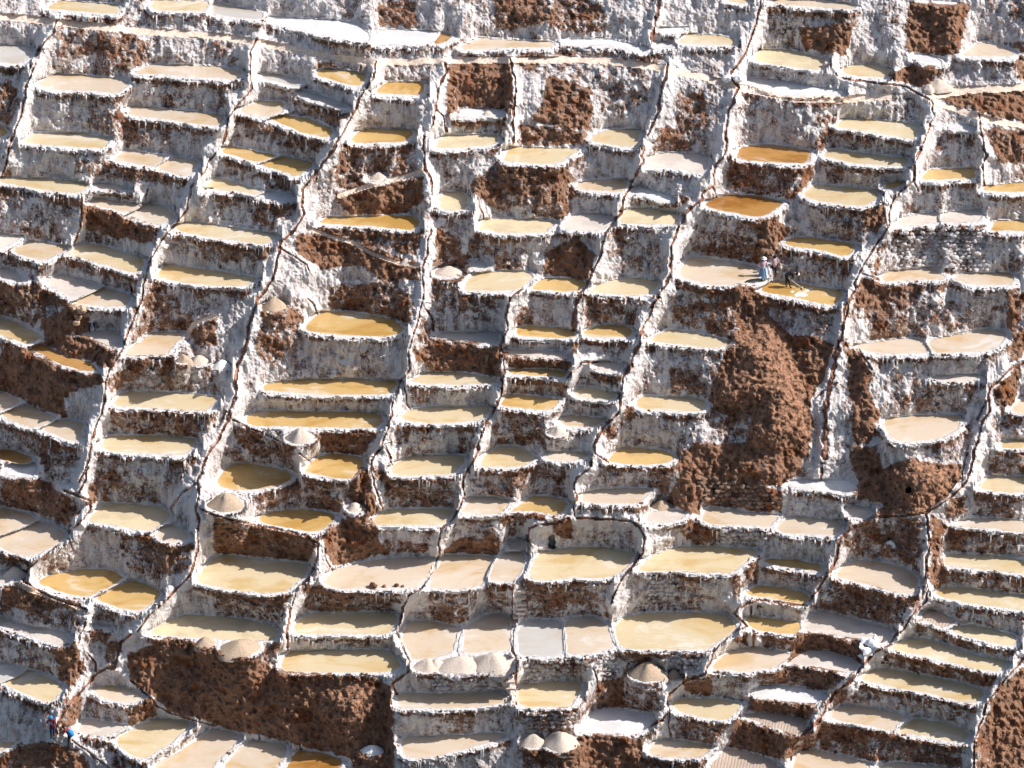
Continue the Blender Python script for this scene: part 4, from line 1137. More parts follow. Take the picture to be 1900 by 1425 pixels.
code = np.where((near >= 0) & (sd < .42), RIM_ + near, code)
code = np.where(inP & (sd > .12), PTH + padi, code)
code = np.where(isch & (sd > .06), CHB + chi, code)
code = np.where(sd < -.20, -1, code)
code = cellc(code).ravel()
ii = (np.arange(H - 1)[:, None] * W + np.arange(W - 1)[None, :]).ravel()
quads = np.stack([ii, ii + W, ii + W + 1, ii + 1], 1)
order = np.argsort(code, kind='stable'); cs = code[order]
cuts = np.flatnonzero(np.diff(cs)) + 1
groups = {int(cs[g[0]]): order[g] for g in np.split(np.arange(len(cs)), cuts)}
def grab(c):
    g = groups.get(c)
    if g is None or len(g) < 3: return None
    u, inv = np.unique(quads[g].ravel(), return_inverse=True)
    return vert[u], inv.reshape(-1, 4), masks[u]
r = grab(HILL); o = mesh_np('hillside', r[0], r[1], M_HILL, None, r[2]); o['kind'] = 'structure'
for i in range(len(CHAN)):
    r = grab(CHB + i)
    if r: o = mesh_np('brine_channel', r[0], r[1], M_CHAN, None, r[2]); o['kind'] = 'structure'
for i in range(len(PATH)):
    r = grab(PTH + i)
    if r: o = mesh_np('footpath', r[0], r[1], M_PATH, None, r[2]); o['kind'] = 'structure'
MLAB = ['great cone of loose brown earth sliding down below the working people', 'reddish earth fan with a small burrow above the forking channels', 'lumpy brown earth buttresses sticking out of the big brown cliff']
for i in range(len(MOUNDS)):
    r = grab(MND + i)
    if r:
        o = mesh_np('earth_mound', r[0], r[1], M_EARTH, None, r[2]); o['label'] = MLAB[i]; o['category'] = 'earth mound'; o['group'] = 'slides of loose brown earth'
nmat = {}
roots = []
for k, (cd, poly, lab) in enumerate(PANS):
    words = set(lab.replace(',', ' ').split())
    dry = cd in 'wr' or bool(words & {'dry', 'ledge', 'shelf', 'terrace', 'platform', 'landing', 'patch', 'bank', 'dusty', 'strip', 'square'})
    if 'dusty' in words and 'pan' in words and 'dry' not in words: dry = False
    u0, v0 = poly.mean(0)
    x0, y0, z0, _, _ = to_world(u0, v0, PZ[k])
    loc = (float(x0), float(y0), float(z0))
    ledge = dry and bool(words & {'ledge', 'shelf', 'terrace', 'platform', 'landing', 'patch'}) and 'pan' not in words
    if ledge: root = thing('dry_ledge', lab, 'ledge', loc, 'dry ledges between the salt pans')
    else: root = thing('salt_pan', lab, 'salt pan', loc, 'terraced salt pans on the hillside')
    roots.append(root)
    # floor or brine sheet, tucked under the rim
    n = len(poly); pw = np.array([to_world(u, v, PZ[k])[:3] for u, v in poly])
    a = np.roll(pw, 1, 0); b_ = np.roll(pw, -1, 0)
    tng = (b_ - a)[:, :2]; tng /= np.linalg.norm(tng, axis=1)[:, None] + 1e-9
    area = 0.5 * np.sum(pw[:, 0] * np.roll(pw[:, 1], -1) - np.roll(pw[:, 0], -1) * pw[:, 1])
    nrm = np.stack([tng[:, 1], -tng[:, 0]], 1) * (1 if area > 0 else -1)
    q_ = pw.copy(); q_[:, :2] += nrm * .16
    q_[:, 2] += 0.02
    q_ -= np.array(loc)
    key = (cd, dry, k % 5)
    if key not in nmat: nmat[key] = floor_material(cd, k % 5) if dry else water_material(cd, k % 5)
    c_ = q_.mean(0); rr_ = np.linalg.norm(q_ - c_, axis=1)[:, None]
    inn = c_ + (q_ - c_) * np.clip(1 - .62 / np.maximum(rr_, .3), .45, 1); inn[:, 2] = q_[:, 2]
    vv_ = np.concatenate([q_, inn])
    f = [(i, (i + 1) % n, n + (i + 1) % n, n + i) for i in range(n)] + [tuple(range(n, 2 * n))]
    if area < 0: f = [t[::-1] for t in f]
    o = mesh_py('dry_floor' if dry else 'brine', vv_, f, nmat[key], root)
    at_ = o.data.attributes.new('shore', 'FLOAT', 'POINT'); at_.data.foreach_set('value', [1.0] * n + [0.0] * n)
    for c, nm, mt in ((RIM_ + k, 'rim', M_RIM), (WALL_ + k, 'retaining_wall', M_WALL)):
        r = grab(c)
        if r: mesh_np(nm, r[0], r[1], mt, root, r[2], origin=loc)
# ------------------------------------------------------------ salt heaps
def heap(h, i):
    cu, cv, rw, hh, lab = h
    cvc = cv - rw * SQ * 0.8
    rr, cc = int((cvc - V0) / ST), int((cu - U0) / ST)
    cand = flat[rr - 2:rr + 6, cc - 3:cc + 4]; cand = cand[cand >= 0]
    cand = cand if len(cand) else flat[rr:rr + 1, cc:cc + 1].ravel(); cand = cand[cand >= 0]
    zb = PZ[cand[0]] if len(cand) else float(np.median(Z[rr:rr + 4, cc - 2:cc + 3]))
    g = np.array([float(q) for q in to_world(cu, cvc, zb)[:3]])
    R = rw / PXM * 1.02
    hgt = max(.35, (hh - rw * SQ * .9) / PXM / math.cos(PITCH) * 1.05)
    hgt = min(hgt, R * .95) * .92
    if not len(cand): g = ground(cu, cv) + np.array([0, R * .25, .05])
    g = g + np.array([0, 0, -.03])
    nr, ns = 9, 30; vs_, fs = [], []
    ph = random.random() * 9
    for a in range(nr):
        t = a / (nr - 1); rad = R * t
        for s in range(ns):
            an = 2 * math.pi * s / ns
            w = 1 + .09 * math.sin(an * 2 + ph) + .05 * math.sin(an * 5 + ph * 2) + .03 * (random.random() - .5)
            z = hgt * (1 - t ** 1.15) * (1 + .05 * (random.random() - .5)) + .06 * hgt * math.sin(3 * an + ph * 3) * math.sin(3.14 * t)
            if t < .2: z = hgt * (.93 - .5 * t)
            vs_.append((rad * w * math.cos(an), rad * w * math.sin(an) * .95, z))
    for s in range(ns):                      # the foot spreads down over whatever lies below it
        x_0, y_0, z_0 = vs_[(nr - 1) * ns + s]; vs_.append((x_0 * 1.10, y_0 * 1.10, -.22))
    for a in range(nr):
        for s in range(ns):
            s2 = (s + 1) % ns; fs.append((a * ns + s, (a + 1) * ns + s, (a + 1) * ns + s2, a * ns + s2))
    w = lab.split()
    mt = M_HEAPS if ('sandy' in w or 'orange' in w) else (M_HEAPW if ('snowlike' in w or 'bright' in w) else M_HEAP)
    o = mesh_py('salt_heap', vs_, fs, mt, None, True); o.location = [float(c) for c in g]
    o['label'] = lab; o['category'] = 'salt heap'; o['group'] = 'heaps of harvested salt'
for i, h in enumerate(HEAPS): heap(h, i)
for l_, u, v, rw, hh in (('tiny grey salt cone standing on the dry pan under the square earth face', 905, 216, 11, 15),
                     ('small pointed salt cone at the foot of the shaded grey heap, upper right', 1722, 166, 12, 14),
                     ('narrow salt cone beside the footpath, right of the shaded grey heap, upper right', 1754, 164, 8, 12),
                     ('broad shaded grey salt heap behind two small cones near the upper footpath', 1740, 163, 26, 26),
                     ('pale salt heap at the right end of the diagonal footpath, beside the fourth channel', 755, 489, 13, 19),
                     ('pale sand heap leaning above the short sloping footpath, left of the fourth channel', 702, 336, 17, 19)):
    heap([u, v, rw, hh, l_], 0)
# ------------------------------------------------------------ salt drips, clods and stones
ICO_V = None
def ico():
    t = (1 + 5 ** .5) / 2
    v = np.array([(-1,t,0),(1,t,0),(-1,-t,0),(1,-t,0),(0,-1,t),(0,1,t),(0,-1,-t),(0,1,-t),(t,0,-1),(t,0,1),(-t,0,-1),(-t,0,1)], float)
    v /= np.linalg.norm(v[0])
    f = np.array([(0,11,5),(0,5,1),(0,1,7),(0,7,10),(0,10,11),(1,5,9),(5,11,4),(11,10,2),(10,7,6),(7,1,8),(3,9,4),(3,4,2),(3,2,6),(3,6,8),(3,8,9),(4,9,5),(2,4,11),(6,2,10),(8,6,7),(9,8,1)])
    return v, f
IV, IF_ = ico()
def scatter(pts, size, squash=(1, 1, 1), jit=.35):
    n = len(pts); V_ = np.repeat(IV[None], n, 0) * (1 + jit * (rng.rand(n, 12, 1) * 2 - 1))
    an = rng.rand(n) * 6.28; c, s_ = np.cos(an), np.sin(an)
    x = V_[:, :, 0] * c[:, None] - V_[:, :, 1] * s_[:, None]; y = V_[:, :, 0] * s_[:, None] + V_[:, :, 1] * c[:, None]
    V_ = np.stack([x, y, V_[:, :, 2]], 2) * np.array(squash) * size[:, None, None] + pts[:, None, :]
    F_ = IF_[None] + (np.arange(n) * 12)[:, None, None]
    return V_.reshape(-1, 3), F_.reshape(-1, 3)
def mesh_tri(name, v, f, material, parent=None, origin=(0, 0, 0), kind=None, masks=None):
    o = mesh_np(name, v, f, material, parent, masks, origin)
    if kind: o['kind'] = kind
    return o
M_CLOD = simple('brown_clod', (.19, .10, .058), .9, .65, 3.0, .05)
M_DRIP = simple('hanging_salt', (.76, .73, .72), .8, .25, 5, .04)
M_STONE = crust_material('salted_stone', .06, (.36, .25, .19))
front = (flat[:-1] >= 0) & (flat[1:] < 0)
fr, fcx = np.nonzero(front); fk = flat[fr, fcx]
for k in range(NP_):
    m = fk == k
    if m.sum() < 8: continue
    rr, cc = fr[m], fcx[m]
    loc = np.array(roots[k].location)
    # clods pressed along the lip
    n = int(len(rr) * .6 * (0.35 + .8 * rng.rand())); j = rng.choice(len(rr), n)
    keep = vnoise(UU[rr[j], cc[j]] / 16., VV[rr[j], cc[j]] / 16., rr[j] * 0 + 6.6) > -.12 - .5 * dirt[np.minimum(rr[j] + 4, H - 1), cc[j]]
    j = j[keep]
    if len(j) > 2:
        off = rng.randint(0, 4, len(j)); a_, b_ = np.minimum(rr[j] + off, H - 1), cc[j]
        P_ = np.stack([PX[a_, b_], PY[a_, b_], PZZ[a_, b_]], 1)
        v, f = scatter(P_, .035 + .075 * rng.rand(len(j)) ** 2, (1, 1, .85))
        mesh_tri('clods', v, f, M_CLOD, roots[k], loc, 'stuff')
    # salt hanging below the lip
    n = int(len(rr) * .26); j = rng.choice(len(rr), n)
    keep = (vnoise(UU[rr[j], cc[j]] / 30., VV[rr[j], cc[j]] / 30., rr[j] * 0 + 2.2) > -.05) & (dirt[np.minimum(rr[j] + 6, H - 1), cc[j]] < .75)
    j = j[keep]
    if len(j) > 2:
        L = (.12 + .75 * rng.rand(len(j)) ** 2.2); w = .025 + .04 * rng.rand(len(j))
        npx = L * PXM * .9 / ST
        rows = []
        for t in (0, .35, .7, 1.0):
            a_ = np.minimum((rr[j] + 2 + t * npx).astype(int), H - 1); b_ = cc[j]
            rows.append(np.stack([PX[a_, b_], PY[a_, b_] - .03, PZZ[a_, b_]], 1))
        vv_, wd = [], (1.25, 1.0, .75, .15)
        for q, (c0, ww) in enumerate(zip(rows, wd)):
            for s_ in range(5):
                an = 6.283 * s_ / 5
                vv_.append(c0 + np.stack([math.cos(an) * w * ww, math.sin(an) * w * ww * 1.2, w * 0], 1))
        V_ = np.stack(vv_, 1)
        fs = []
        for q in range(3):
            for s_ in range(5):
                s2 = (s_ + 1) % 5; fs.append((q * 5 + s_, q * 5 + s2, (q + 1) * 5 + s2, (q + 1) * 5 + s_))
        F_ = np.array(fs)[None] + (np.arange(len(j)) * 20)[:, None, None]
        o = mesh_np('salt_drips', V_.reshape(-1, 3), F_.reshape(-1, 4), M_DRIP, roots[k], None, loc); o['kind'] = 'stuff'
# loose rubble over the bare earth
dm = (dirt > .75) & (sd > .5) & (pad > 1) & ~isch
rr, cc = np.nonzero(dm); pr = rng.choice(len(rr), 7000)
rr, cc = rr[pr], cc[pr]
v, f = scatter(np.stack([PX[rr, cc], PY[rr, cc], PZZ[rr, cc]], 1), .04 + .13 * rng.rand(len(rr)) ** 3, (1, 1, .9))
o = mesh_tri('rubble', v, f, M_CLOD, None, (0, 0, 0), 'stuff')
# masonry: every stone of the cobbled walls
stone_me = []
for q in range(10):
    me = bpy.data.meshes.new('stone'); vj = IV * (1 + .22 * (rng.rand(12, 1) * 2 - 1)) * [1.0, .75, .8]
    me.from_pydata([tuple(p_) for p_ in vj], [], [tuple(map(int, t)) for t in IF_]); me.update(); me.materials.append(M_STONE)
    a = me.attributes.new('mask', 'FLOAT_COLOR', 'POINT'); a.data.foreach_set('color', [.15 + .3 * (q % 3 == 0), .15 * (q % 2), 0, 1] * 12)
    stone_me.append(me)
stone_br = []
for me in stone_me:
    m2 = me.copy(); m2.attributes['mask'].data.foreach_set('color', [1.0, 0, .6, 1] * 12); stone_br.append(m2)
hill_o = bpy.data.objects['hillside']
nst = {}
for poly in STONES:
    v0, v1 = poly[:, 1].min(), poly[:, 1].max(); u0, u1 = poly[:, 0].min(), poly[:, 0].max()
    row = 0; v = v0
    while v < v1:
        u = u0 + (row % 2) * 5
        while u < u1:
            uu, vv = u + random.uniform(-1.4, 1.4), v + random.uniform(-1, 1)
            ok = inside(poly, np.array([uu]), np.array([vv]))[0]
            r_, c_ = int((vv - V0) / ST), int((uu - U0) / ST)
            if ok and sd[r_, c_] > .5:
                k = owner[r_, c_]; par = roots[k] if k >= 0 else hill_o
                if nst.get(k, 0) < 290:
                    nst[k] = nst.get(k, 0) + 1
                    o = bpy.data.objects.new('stone', random.choice(stone_br if dirt[r_, c_] > .9 else stone_me)); link(o, par)
                    base = np.array(par.location)
                    o.location = [float(q) for q in ground(uu, vv) - base + [0, -.05, 0]]
                    s_ = random.choice((.13, .16, .19, .22, .25)) * random.uniform(.85, 1.1); o.scale = (s_ * random.uniform(.95, 1.25), s_, s_ * random.uniform(.75, 1.0))
                    o.rotation_euler = (random.uniform(-.4, .4), random.uniform(-.3, .3), random.uniform(-.5, .5))
            u += 10.5
        v += 7.4; row += 1
# ------------------------------------------------------------ steps
def level(u, v):
    r_, c_ = int(round((v - V0) / ST)), int(round((u - U0) / ST))
    k = flat[r_, c_]
    if k >= 0: return np.array([float(q) for q in to_world(u, v, PZ[k] + .02)[:3]])
    return ground(u, v)
def box_mesh(name, sx, sy, sz, material, parent, loc, rz=0, bev=.03):
    b = [(-1, -1), (1, -1), (1, 1), (-1, 1)]; vs_ = []
    for z, k in ((-sz, 1), (sz - bev, 1), (sz, 1 - bev / sx)):
        for x, y in b: vs_.append((x * sx * k + random.uniform(-.015, .015), y * sy * k + random.uniform(-.015, .015), z + random.uniform(-.01, .01)))
    fs = [(3, 2, 1, 0), (8, 9, 10, 11)]
    for q in range(2):
        for s_ in range(4):
            s2 = (s_ + 1) % 4; fs.append((q * 4 + s_, q * 4 + s2, q * 4 + 4 + s2, q * 4 + 4 + s_))
    o = mesh_py(name, vs_, fs, material, parent); o.location = loc; o.rotation_euler = (0, 0, rz); return o
M_STEP = simple('worn_step_stone', (.62, .50, .43), .85, .3, 4, .05)
for lab, st_ in (('rough stone staircase climbing the wall left of the large cream pan', [(965, 1094), (966, 1107), (968, 1117), (968, 1125), (965, 1133), (960, 1143), (955, 1153)]),
                 ('short lower stone staircase at the right end of the white salt ridge', [(944, 1250), (946, 1262), (948, 1274), (950, 1286), (945, 1297)])):
    g0 = ground(*st_[-1]); root = thing('stone_staircase', lab, 'staircase', g0, 'rough stone staircases')
    for u, v in st_:
        g = ground(u, v) - g0 + [0, -.12, -.02]
        box_mesh('step', .30, .22, .07, M_STEP, root, [float(q) for q in g], random.uniform(-.15, .15))
# ------------------------------------------------------------ white sacks
M_SACK = simple('woven_white_sack', (.78, .78, .80), .75, .12, 12, .01)
def sack(u, v, lab, rot, up=0.0, s=1.0):
    nx, ny = 9, 6; vs_, fs = [], []
    for side in (1, -1):
        for j in range(ny + 1):
            for i in range(nx + 1):
                x, y = 2 * i / nx - 1, 2 * j / ny - 1
                h = .34 * (max(0, 1 - abs(x) ** 3) ** .5) * (max(0, 1 - abs(y) ** 2.4) ** .5) * (1 + .12 * math.sin(7 * x + 3 * y))
                vs_.append((x * .42 * (1 - .10 * (1 - y * y)), y * .26 * (1 + .08 * x * x), side * h * .48))
    m_ = (nx + 1) * (ny + 1)
    for j in range(ny):
        for i in range(nx):
            a = j * (nx + 1) + i; q4 = (a, a + 1, a + nx + 2, a + nx + 1)
            fs.append(q4); fs.append(tuple(q + m_ for q in reversed(q4)))
    o = mesh_py('sack', vs_, fs, M_SACK, None, True)
    g = ground(u, v); o.location = (float(g[0]), float(g[1]) - .08, float(g[2]) + .10 + up); o.rotation_euler = rot; o.scale = (s, s, s)
    o['label'] = lab; o['category'] = 'sack'; o['group'] = 'white sacks heaped beside the channel'
sack(1607, 1189, 'upper left white sack of the pile beside the channel at lower right', (.5, .2, .3))
sack(1627, 1190, 'upper right white sack of the pile, standing tallest beside the channel', (.3, 1.2, .2))
sack(1617, 1196, 'middle white sack of the pile, lying across the others', (.9, .5, -.5))
sack(1600, 1204, 'left rounded white sack of the pile, against the dark wall', (.4, .9, .1), 0, .8)
sack(1610, 1210, 'lowest broad white sack of the pile, in front of the others', (1.0, .3, .5))
sack(1597, 1218, 'small white sack slumped at the foot of the pile', (.3, .1, .9), 0, .6)
# brown clods and boulders large enough to stand alone
def boulder(u, v, r_, lab, material, name='earth_clod', cat='clod', grp='brown clods on the front rim'):
    vj = []
    import bmesh
    bm = bmesh.new(); bmesh.ops.create_icosphere(bm, subdivisions=2, radius=1)
    for q in bm.verts:
        d = 1 + .32 * random.uniform(-1, 1) * .6; q.co = Vector((q.co.x * r_ * d, q.co.y * r_ * d, q.co.z * r_ * .8 * d))
    me = bpy.data.meshes.new(name); bm.to_mesh(me); bm.free(); me.materials.append(material)
    o = link(bpy.data.objects.new(name, me)); g = level(u, v); o.location = (float(g[0]), float(g[1]), float(g[2]) + r_ * .45)
    o['label'] = lab; o['category'] = cat; o['group'] = grp
boulder(692, 1090, .28, 'largest brown clod on the front rim of the large pale beige pan', M_CLOD)
boulder(713, 1089, .13, 'small brown clod just right of the largest one on that rim', M_CLOD)
boulder(736, 1088, .16, 'middle sized brown clod nearer the right end of that rim', M_CLOD)
boulder(747, 1089, .11, 'smallest brown clod, rightmost on the rim of the large pale beige pan', M_CLOD)
boulder(1350, 149, .38, 'white salt encrusted boulder at the channel junction, left of two', M_HEAPW, 'boulder', 'boulder', 'white boulders at the upper channel junction')
boulder(1370, 150, .34, 'white salt encrusted boulder at the channel junction, right of two', M_HEAPW, 'boulder', 'boulder', 'white boulders at the upper channel junction')
boulder(1534, 124, .30, 'grey rounded boulder between the cream pan and the oval beige pan', M_STEP, 'boulder', 'boulder', 'white boulders at the upper channel junction')
YR = simple('yellow_rock', (.52, .37, .25), .85, .4, 3, .05)
for q, (u, v, r_) in enumerate(((146, 590, .3), (152, 578, .35), (160, 586, .28), (143, 602, .25), (138, 574, .3))):
    boulder(u, v, r_, ['ochre rock left of the worker, leftmost on the brown mound', 'largest ochre rock at the top of the brown mound by the worker', 'ochre rock touching the shoulder of the worker in light blue',
                       'lowest ochre rock on the brown mound beside the worker', 'pale ochre rock at the upper left of the brown mound by the worker'][q], YR, 'rock', 'rock', 'ochre rocks on the brown mound')
# ------------------------------------------------------------ people
def cloth(name, c): return simple(name, c, .85, .18, 14, .01, .2)
SKIN = cloth('brown_skin', (.30, .16, .10)); HAIR = cloth('black_hair', (.02, .016, .014))
C_PINK = cloth('pale_pink_blouse', (.60, .42, .50)); C_BLUE = cloth('blue_skirt', (.16, .26, .40)); C_APRON = cloth('pale_apron', (.52, .58, .66))
C_DARK = cloth('dark_cloth', (.025, .025, .032)); C_WHITE = cloth('white_hat', (.80, .77, .70)); C_NAVY = cloth('navy_trousers', (.03, .045, .10))
C_LBLUE = cloth('light_blue_shirt', (.42, .66, .82)); C_MAROON = cloth('maroon_top', (.22, .03, .05)); C_CAP = cloth('bright_blue_cap', (.04, .25, .55))
C_SHADE = cloth('dusty_pink_shirt', (.55, .40, .44)); C_BROWN = cloth('brown_shoe', (.08, .045, .03))
def person(label, foot, yaw, J, shirt, legs, scale=1.0):
    """J: joints in metres, x = ahead of the person, y = to their left, z = up, measured from between the feet."""
    root = foot
    names, pts, rad, par_, mats_ = [], [], [], [], []
    def add(n, p, r_, pr_, m_): names.append(n); pts.append(Vector(p)); rad.append(r_); par_.append(pr_); mats_.append(m_); return len(pts) - 1
    pel = add('pelvis', J['pelvis'], .15, -1, 1)
    ch = add('chest', J['chest'], .165, pel, 0)
    mid = 0
    nk = add('neck', J['neck'], .065, ch, 2)
    hd = Vector(J['head']); nkv = Vector(J['neck']); d = (hd - nkv).normalized()
    h0 = add('jaw', hd - d * .03, .085, nk, 2); h1 = add('crown', hd + d * .09, .095, h0, 2)
    look = Vector(J.get('look', (1, 0, 0))); nose = add('nose', hd + look * .115 - d * .0, .018, h0, 2)
    for s_, sd_ in (('l', 1), ('r', -1)):
        sh = add('sh', J['sh' + s_], .075, ch, 0); el = add('el', J['el' + s_], .052, sh, 0); wr = add('wr', J['wr' + s_], .035, el, 2)
        hnd = Vector(J['ha' + s_]); wv_ = Vector(J['wr' + s_]); dd = (hnd - wv_).normalized()
        pa = add('palm', wv_ + dd * .06, .038, wr, 2)
        side = dd.cross(Vector((0, 0, 1)));
        if side.length < .1: side = Vector((0, 1, 0))
        side.normalize()
        for fi in range(4):
            b0 = wv_ + dd * .10 + side * (fi - 1.5) * .022
            f1 = add('f', b0, .011, pa, 2); f2 = add('f', b0 + dd * (.045 + .006 * (1.5 - abs(fi - 1.5))) + Vector((0, 0, -.012)), .009, f1, 2)
        th = add('t', wv_ + dd * .05 + side * .05 * sd_, .012, pa, 2); add('t', wv_ + dd * .09 + side * .06 * sd_, .010, th, 2)
        hp = add('hip', J['hip' + s_], .105, pel, 1); kn = add('kn', J['kn' + s_], .072, hp, 1); an = add('an', J['an' + s_], .048, kn, 3)
        ft = Vector(J['an' + s_]); add('to', ft + Vector((.15, 0, -.045)), .038, an, 3)
    me = bpy.data.meshes.new('person')
    me.from_pydata([tuple(p_) for p_ in pts], [(par_[i], i) for i in range(1, len(pts))], []); me.update()
    o = bpy.data.objects.new('person', me); link(o)
    md = o.modifiers.new('skin', 'SKIN'); md.use_smooth_shade = True; md.branch_smoothing = .4
    for i, r_ in enumerate(rad):
        sv = me.skin_vertices[0].data[i]; sv.radius = (r_, r_); sv.use_root = (i == 0)
    ms = o.modifiers.new('sub', 'SUBSURF'); ms.levels = 1; ms.render_levels = 1
    bpy.context.view_layer.update()
    ev = o.evaluated_get(bpy.context.evaluated_depsgraph_get()); me2 = bpy.data.meshes.new_from_object(ev)
    o.modifiers.clear(); o.data = me2; me2.name = 'person'
    for m_ in (shirt, legs, SKIN, C_BROWN): me2.materials.append(m_)
    segs = [(pts[par_[i]], pts[i], mats_[i], max(rad[i], .03)) for i in range(1, len(pts))]
    for pg in me2.polygons:
        c = pg.center; best = None
        for a, b_, m_, r_ in segs:
            ab = b_ - a; t = max(0, min(1, (c - a).dot(ab) / max(ab.length_squared, 1e-9))); dd = (c - (a + ab * t)).length / r_
            if best is None or dd < best[0]: best = (dd, m_)
        pg.material_index = best[1]; pg.use_smooth = True
    # eyes
    o.location = [float(q) for q in foot]; o.rotation_euler = (0, 0, yaw); o.scale = (scale,) * 3
    o['label'] = label; o['category'] = 'person'; o['group'] = 'people working on the terraces'
    up_ = d; lft = up_.cross(look).normalized()
    for s_ in (1, -1):
        e = mesh_py('eye', [tuple(Vector(v_) * .013 + hd + look * .085 + up_ * .03 + lft * .035 * s_) for v_ in IV], [tuple(map(int, t)) for t in IF_], HAIR, o)
    return o, hd, d, look
def ring_surface(rings, ns=16):
    vs_, fs = [], []
    for (c, ax, r_) in rings:
        ax = Vector(ax).normalized(); e1 = ax.orthogonal().normalized(); e2 = ax.cross(e1)
        for s_ in range(ns):
            an = 6.28319 * s_ / ns; vs_.append(tuple(Vector(c) + e1 * math.cos(an) * r_ + e2 * math.sin(an) * r_))
    for q in range(len(rings) - 1):
        for s_ in range(ns):
            s2 = (s_ + 1) % ns; fs.append((q * ns + s_, q * ns + s2, (q + 1) * ns + s2, (q + 1) * ns + s_))
    fs.append(tuple(range((len(rings) - 1) * ns, len(rings) * ns)))
    return vs_, fs
def hat(o, hd, d, m_, brim=.21, name='hat'):
    c = hd + d * .09
    v, f = ring_surface([(c + d * .0, d, brim), (c + d * .012, d, brim), (c + d * .015, d, .115), (c + d * .10, d, .105), (c + d * .125, d, .07)])
    mesh_py(name, v, f, m_, o, True)
def hair(o, hd, d, look):
    v, f = ring_surface([(hd - look * .03 - d * .02, d, .105), (hd - look * .02 + d * .06, d, .118), (hd - look * .01 + d * .13, d, .10), (hd + d * .185, d, .05)])
    mesh_py('hair', v, f, HAIR, o, True)
def tube(name, a, b_, r_, material, parent=None):
    a, b_ = Vector(a), Vector(b_); v, f = ring_surface([(a, b_ - a, r_), (b_, b_ - a, r_)], 8); f.append(tuple(reversed(range(8))))
    return mesh_py(name, v, f, material, parent)
STAND = dict(pelvis=(0, 0, .90), chest=(0, 0, 1.25), neck=(0, 0, 1.43), head=(.02, 0, 1.53), shl=(0, .18, 1.36), shr=(0, -.18, 1.36),
             ell=(-.02, .26, 1.12), elr=(-.02, -.26, 1.12), wrl=(.03, .25, .88), wrr=(.03, -.25, .88), hal=(.05, .25, .70), har=(.05, -.25, .70),
             hipl=(0, .10, .84), hipr=(0, -.10, .84), knl=(.02, .11, .46), knr=(.02, -.11, .46), anl=(0, .11, .07), anr=(0, -.11, .07))
# woman in white hat, hand on hip
J = dict(STAND); J.update(ellr=0)
J.update(elr=(-.03, -.40, 1.12), wrr=(.06, -.20, .98), har=(.10, -.10, .96), ell=(.02, .27, 1.12), wrl=(.08, .25, .92), hal=(.10, .22, .75))
J.pop('ellr')
o, hd, d, lk = person('woman in white hat, pink blouse and blue skirt, hand on hip, beside the raked pan', level(1415.5, 520.5), math.radians(-70), J, C_PINK, C_BLUE)
hair(o, hd, d, lk); hat(o, hd, d, C_WHITE)
v, f = ring_surface([((0, 0, .24), (0, 0, 1), .30), ((0, 0, .5), (0, 0, 1), .27), ((0, 0, .8), (0, 0, 1), .21), ((0, 0, 1.0), (0, 0, 1), .155)], 20)
v = [(x, y * 1.05 + .012 * math.sin(9 * math.atan2(y, x)), z) for x, y, z in v]
mesh_py('skirt', v, f, C_BLUE, o, True)
mesh_py('apron', [(.20, .06, 1.0), (.17, .20, 1.0), (.19, .32, .24), (.31, .16, .24), (.28, .1, .6)], [(0, 1, 2, 3, 4)], C_APRON, o)
# person behind her looking down
J = dict(STAND); J.update(head=(.09, 0, 1.50), chest=(.02, 0, 1.24), elr=(.05, -.27, 1.12), wrr=(.20, -.18, 1.05), har=(.28, -.08, 1.05), ell=(.02, .28, 1.1), look=(.8, 0, -.6))
o, hd, d, lk = person('person in dusty pink shirt and dark trousers looking down, behind the woman in the hat', level(1436, 513.5), math.radians(-80), J, C_SHADE, C_DARK, 1.0)
hair(o, hd, d, lk)
# bent man raking
J = dict(pelvis=(-.10, 0, .92), chest=(.30, 0, 1.08), neck=(.48, 0, 1.05), head=(.60, 0, .99), shl=(.36, .18, 1.06), shr=(.36, -.18, 1.06),
         ell=(.38, .20, .78), elr=(.40, -.20, .78), wrl=(.42, .06, .55), wrr=(.20, -.12, .66), hal=(.46, .02, .42), har=(.16, -.02, .56),
         hipl=(-.10, .10, .86), hipr=(-.10, -.10, .86), knl=(-.02, .13, .46), knr=(.12, -.12, .46), anl=(-.06, .13, .07), anr=(.20, -.12, .07), look=(.5, 0, -.85))
fb = level(1460, 533)
o, hd, d, lk = person('man in black clothes and white hat bending to rake salt in the orange pan', fb, 0, J, C_DARK, C_DARK, 1.02)
hair(o, hd, d, lk); hat(o, hd, d, C_WHITE, .17)
C_POLE = simple('pale_wood', (.66, .56, .44), .7, .15, 8, .01)
rk = thing('rake', 'long wooden rake held by the bending man in black', 'rake', fb)
tube('handle', (.05, -.1, .72), (1.02, -.28, .05), .022, C_POLE, rk)
box_mesh('rake_head', .04, .20, .05, C_POLE, rk, (1.03, -.28, .06), 0, .01)
# worker bending by the ochre rocks
J = dict(pelvis=(-.12, 0, .93), chest=(.20, 0, 1.16), neck=(.38, 0, 1.18), head=(.50, 0, 1.14), shl=(.26, .18, 1.15), shr=(.26, -.18, 1.15),
         ell=(.42, .22, .92), elr=(.42, -.22, .92), wrl=(.55, .16, .70), wrr=(.55, -.16, .70), hal=(.60, .12, .58), har=(.60, -.12, .58),
         hipl=(-.12, .11, .87), hipr=(-.12, -.11, .87), knl=(-.06, .16, .46), knr=(-.02, -.16, .46), anl=(-.10, .18, .07), anr=(.02, -.20, .07), look=(.6, 0, -.8))
o, hd, d, lk = person('worker in light blue shirt and navy trousers bending on the pale earthen terrace', level(171, 616), math.radians(100), J, C_LBLUE, C_NAVY, 1.0)
hair(o, hd, d, lk)
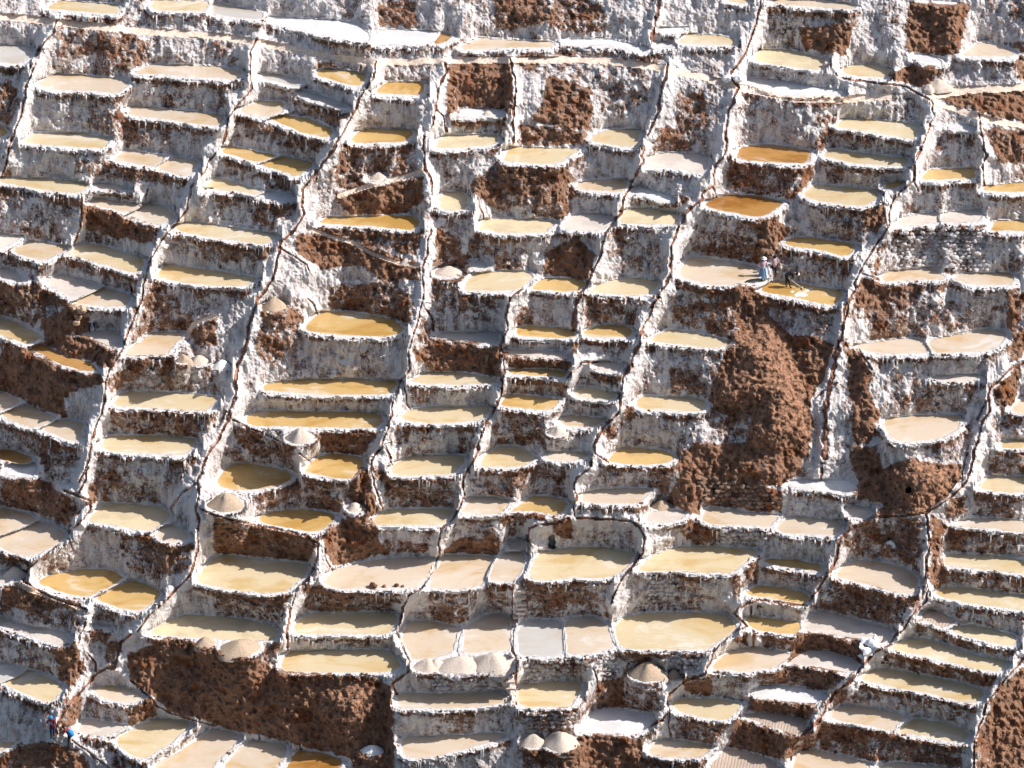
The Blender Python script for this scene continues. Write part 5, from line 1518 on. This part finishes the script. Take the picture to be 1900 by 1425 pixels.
# two people at the lower left
J = dict(STAND); J.update(elr=(.10, -.30, 1.14), wrr=(.24, -.28, .98), har=(.32, -.26, .90), head=(.06, 0, 1.52))
o, hd, d, lk = person('person in bright blue cap and maroon top standing by the rusty channel, lower left', ground(97, 1371), math.radians(-110), J, C_MAROON, C_NAVY, 1.0)
hat(o, hd, d, C_CAP, .14, 'cap')
mesh_py('shawl', [(.17, -.16, 1.36), (.19, .14, 1.20), (.19, .18, 1.08), (.18, -.12, 1.22)], [(0, 1, 2, 3)], C_APRON, o)
J = dict(STAND); J.update(chest=(.14, 0, 1.20), neck=(.26, 0, 1.34), head=(.34, 0, 1.40), shl=(.18, .18, 1.30), shr=(.18, -.18, 1.30), ell=(.30, .24, 1.06), elr=(.30, -.24, 1.06), wrl=(.45, .18, .92), wrr=(.45, -.18, .92), hal=(.52, .15, .84), har=(.52, -.15, .84), look=(.8, 0, -.5))
o, hd, d, lk = person('stooping person in maroon with blue bundle on the back, in shade at lower left', ground(131, 1386), math.radians(165), J, C_MAROON, C_DARK, 1.0)
hair(o, hd, d, lk)
v, f = ring_surface([((-.12, 0, .80), (0, 0, 1), .10), ((-.14, 0, .92), (0, 0, 1), .20), ((-.10, 0, 1.12), (0, 0, 1), .20), ((-.02, 0, 1.27), (0, 0, 1), .10)], 12)
mesh_py('bundle', v, f, C_CAP, o, True)
for o in [q for q in bpy.data.objects if q.type == 'MESH']: pass

# pale salt scum loosened by the raking, floating on the orange pan
for k, (cd, poly, lab) in enumerate(PANS):
    if 'scum' in lab:
        M_SCUM = simple('salt_scum', (.74, .70, .64), .6, .2, 9, .01)
        for pts_ in ([(1474, 546), (1482, 541), (1492, 542), (1500, 547), (1494, 551), (1484, 550), (1476, 551)], [(1490, 541), (1499, 536), (1506, 533), (1509, 535), (1503, 539), (1495, 543)],
                     [(1466, 541), (1471, 539), (1475, 541), (1470, 544)]):
            w_ = [np.array([float(t) for t in to_world(u, v, PZ[k] + .026)[:3]]) - np.array(roots[k].location) for u, v in pts_]
            mesh_py('salt_scum', w_, [tuple(range(len(w_)))[::-1]], M_SCUM, roots[k])
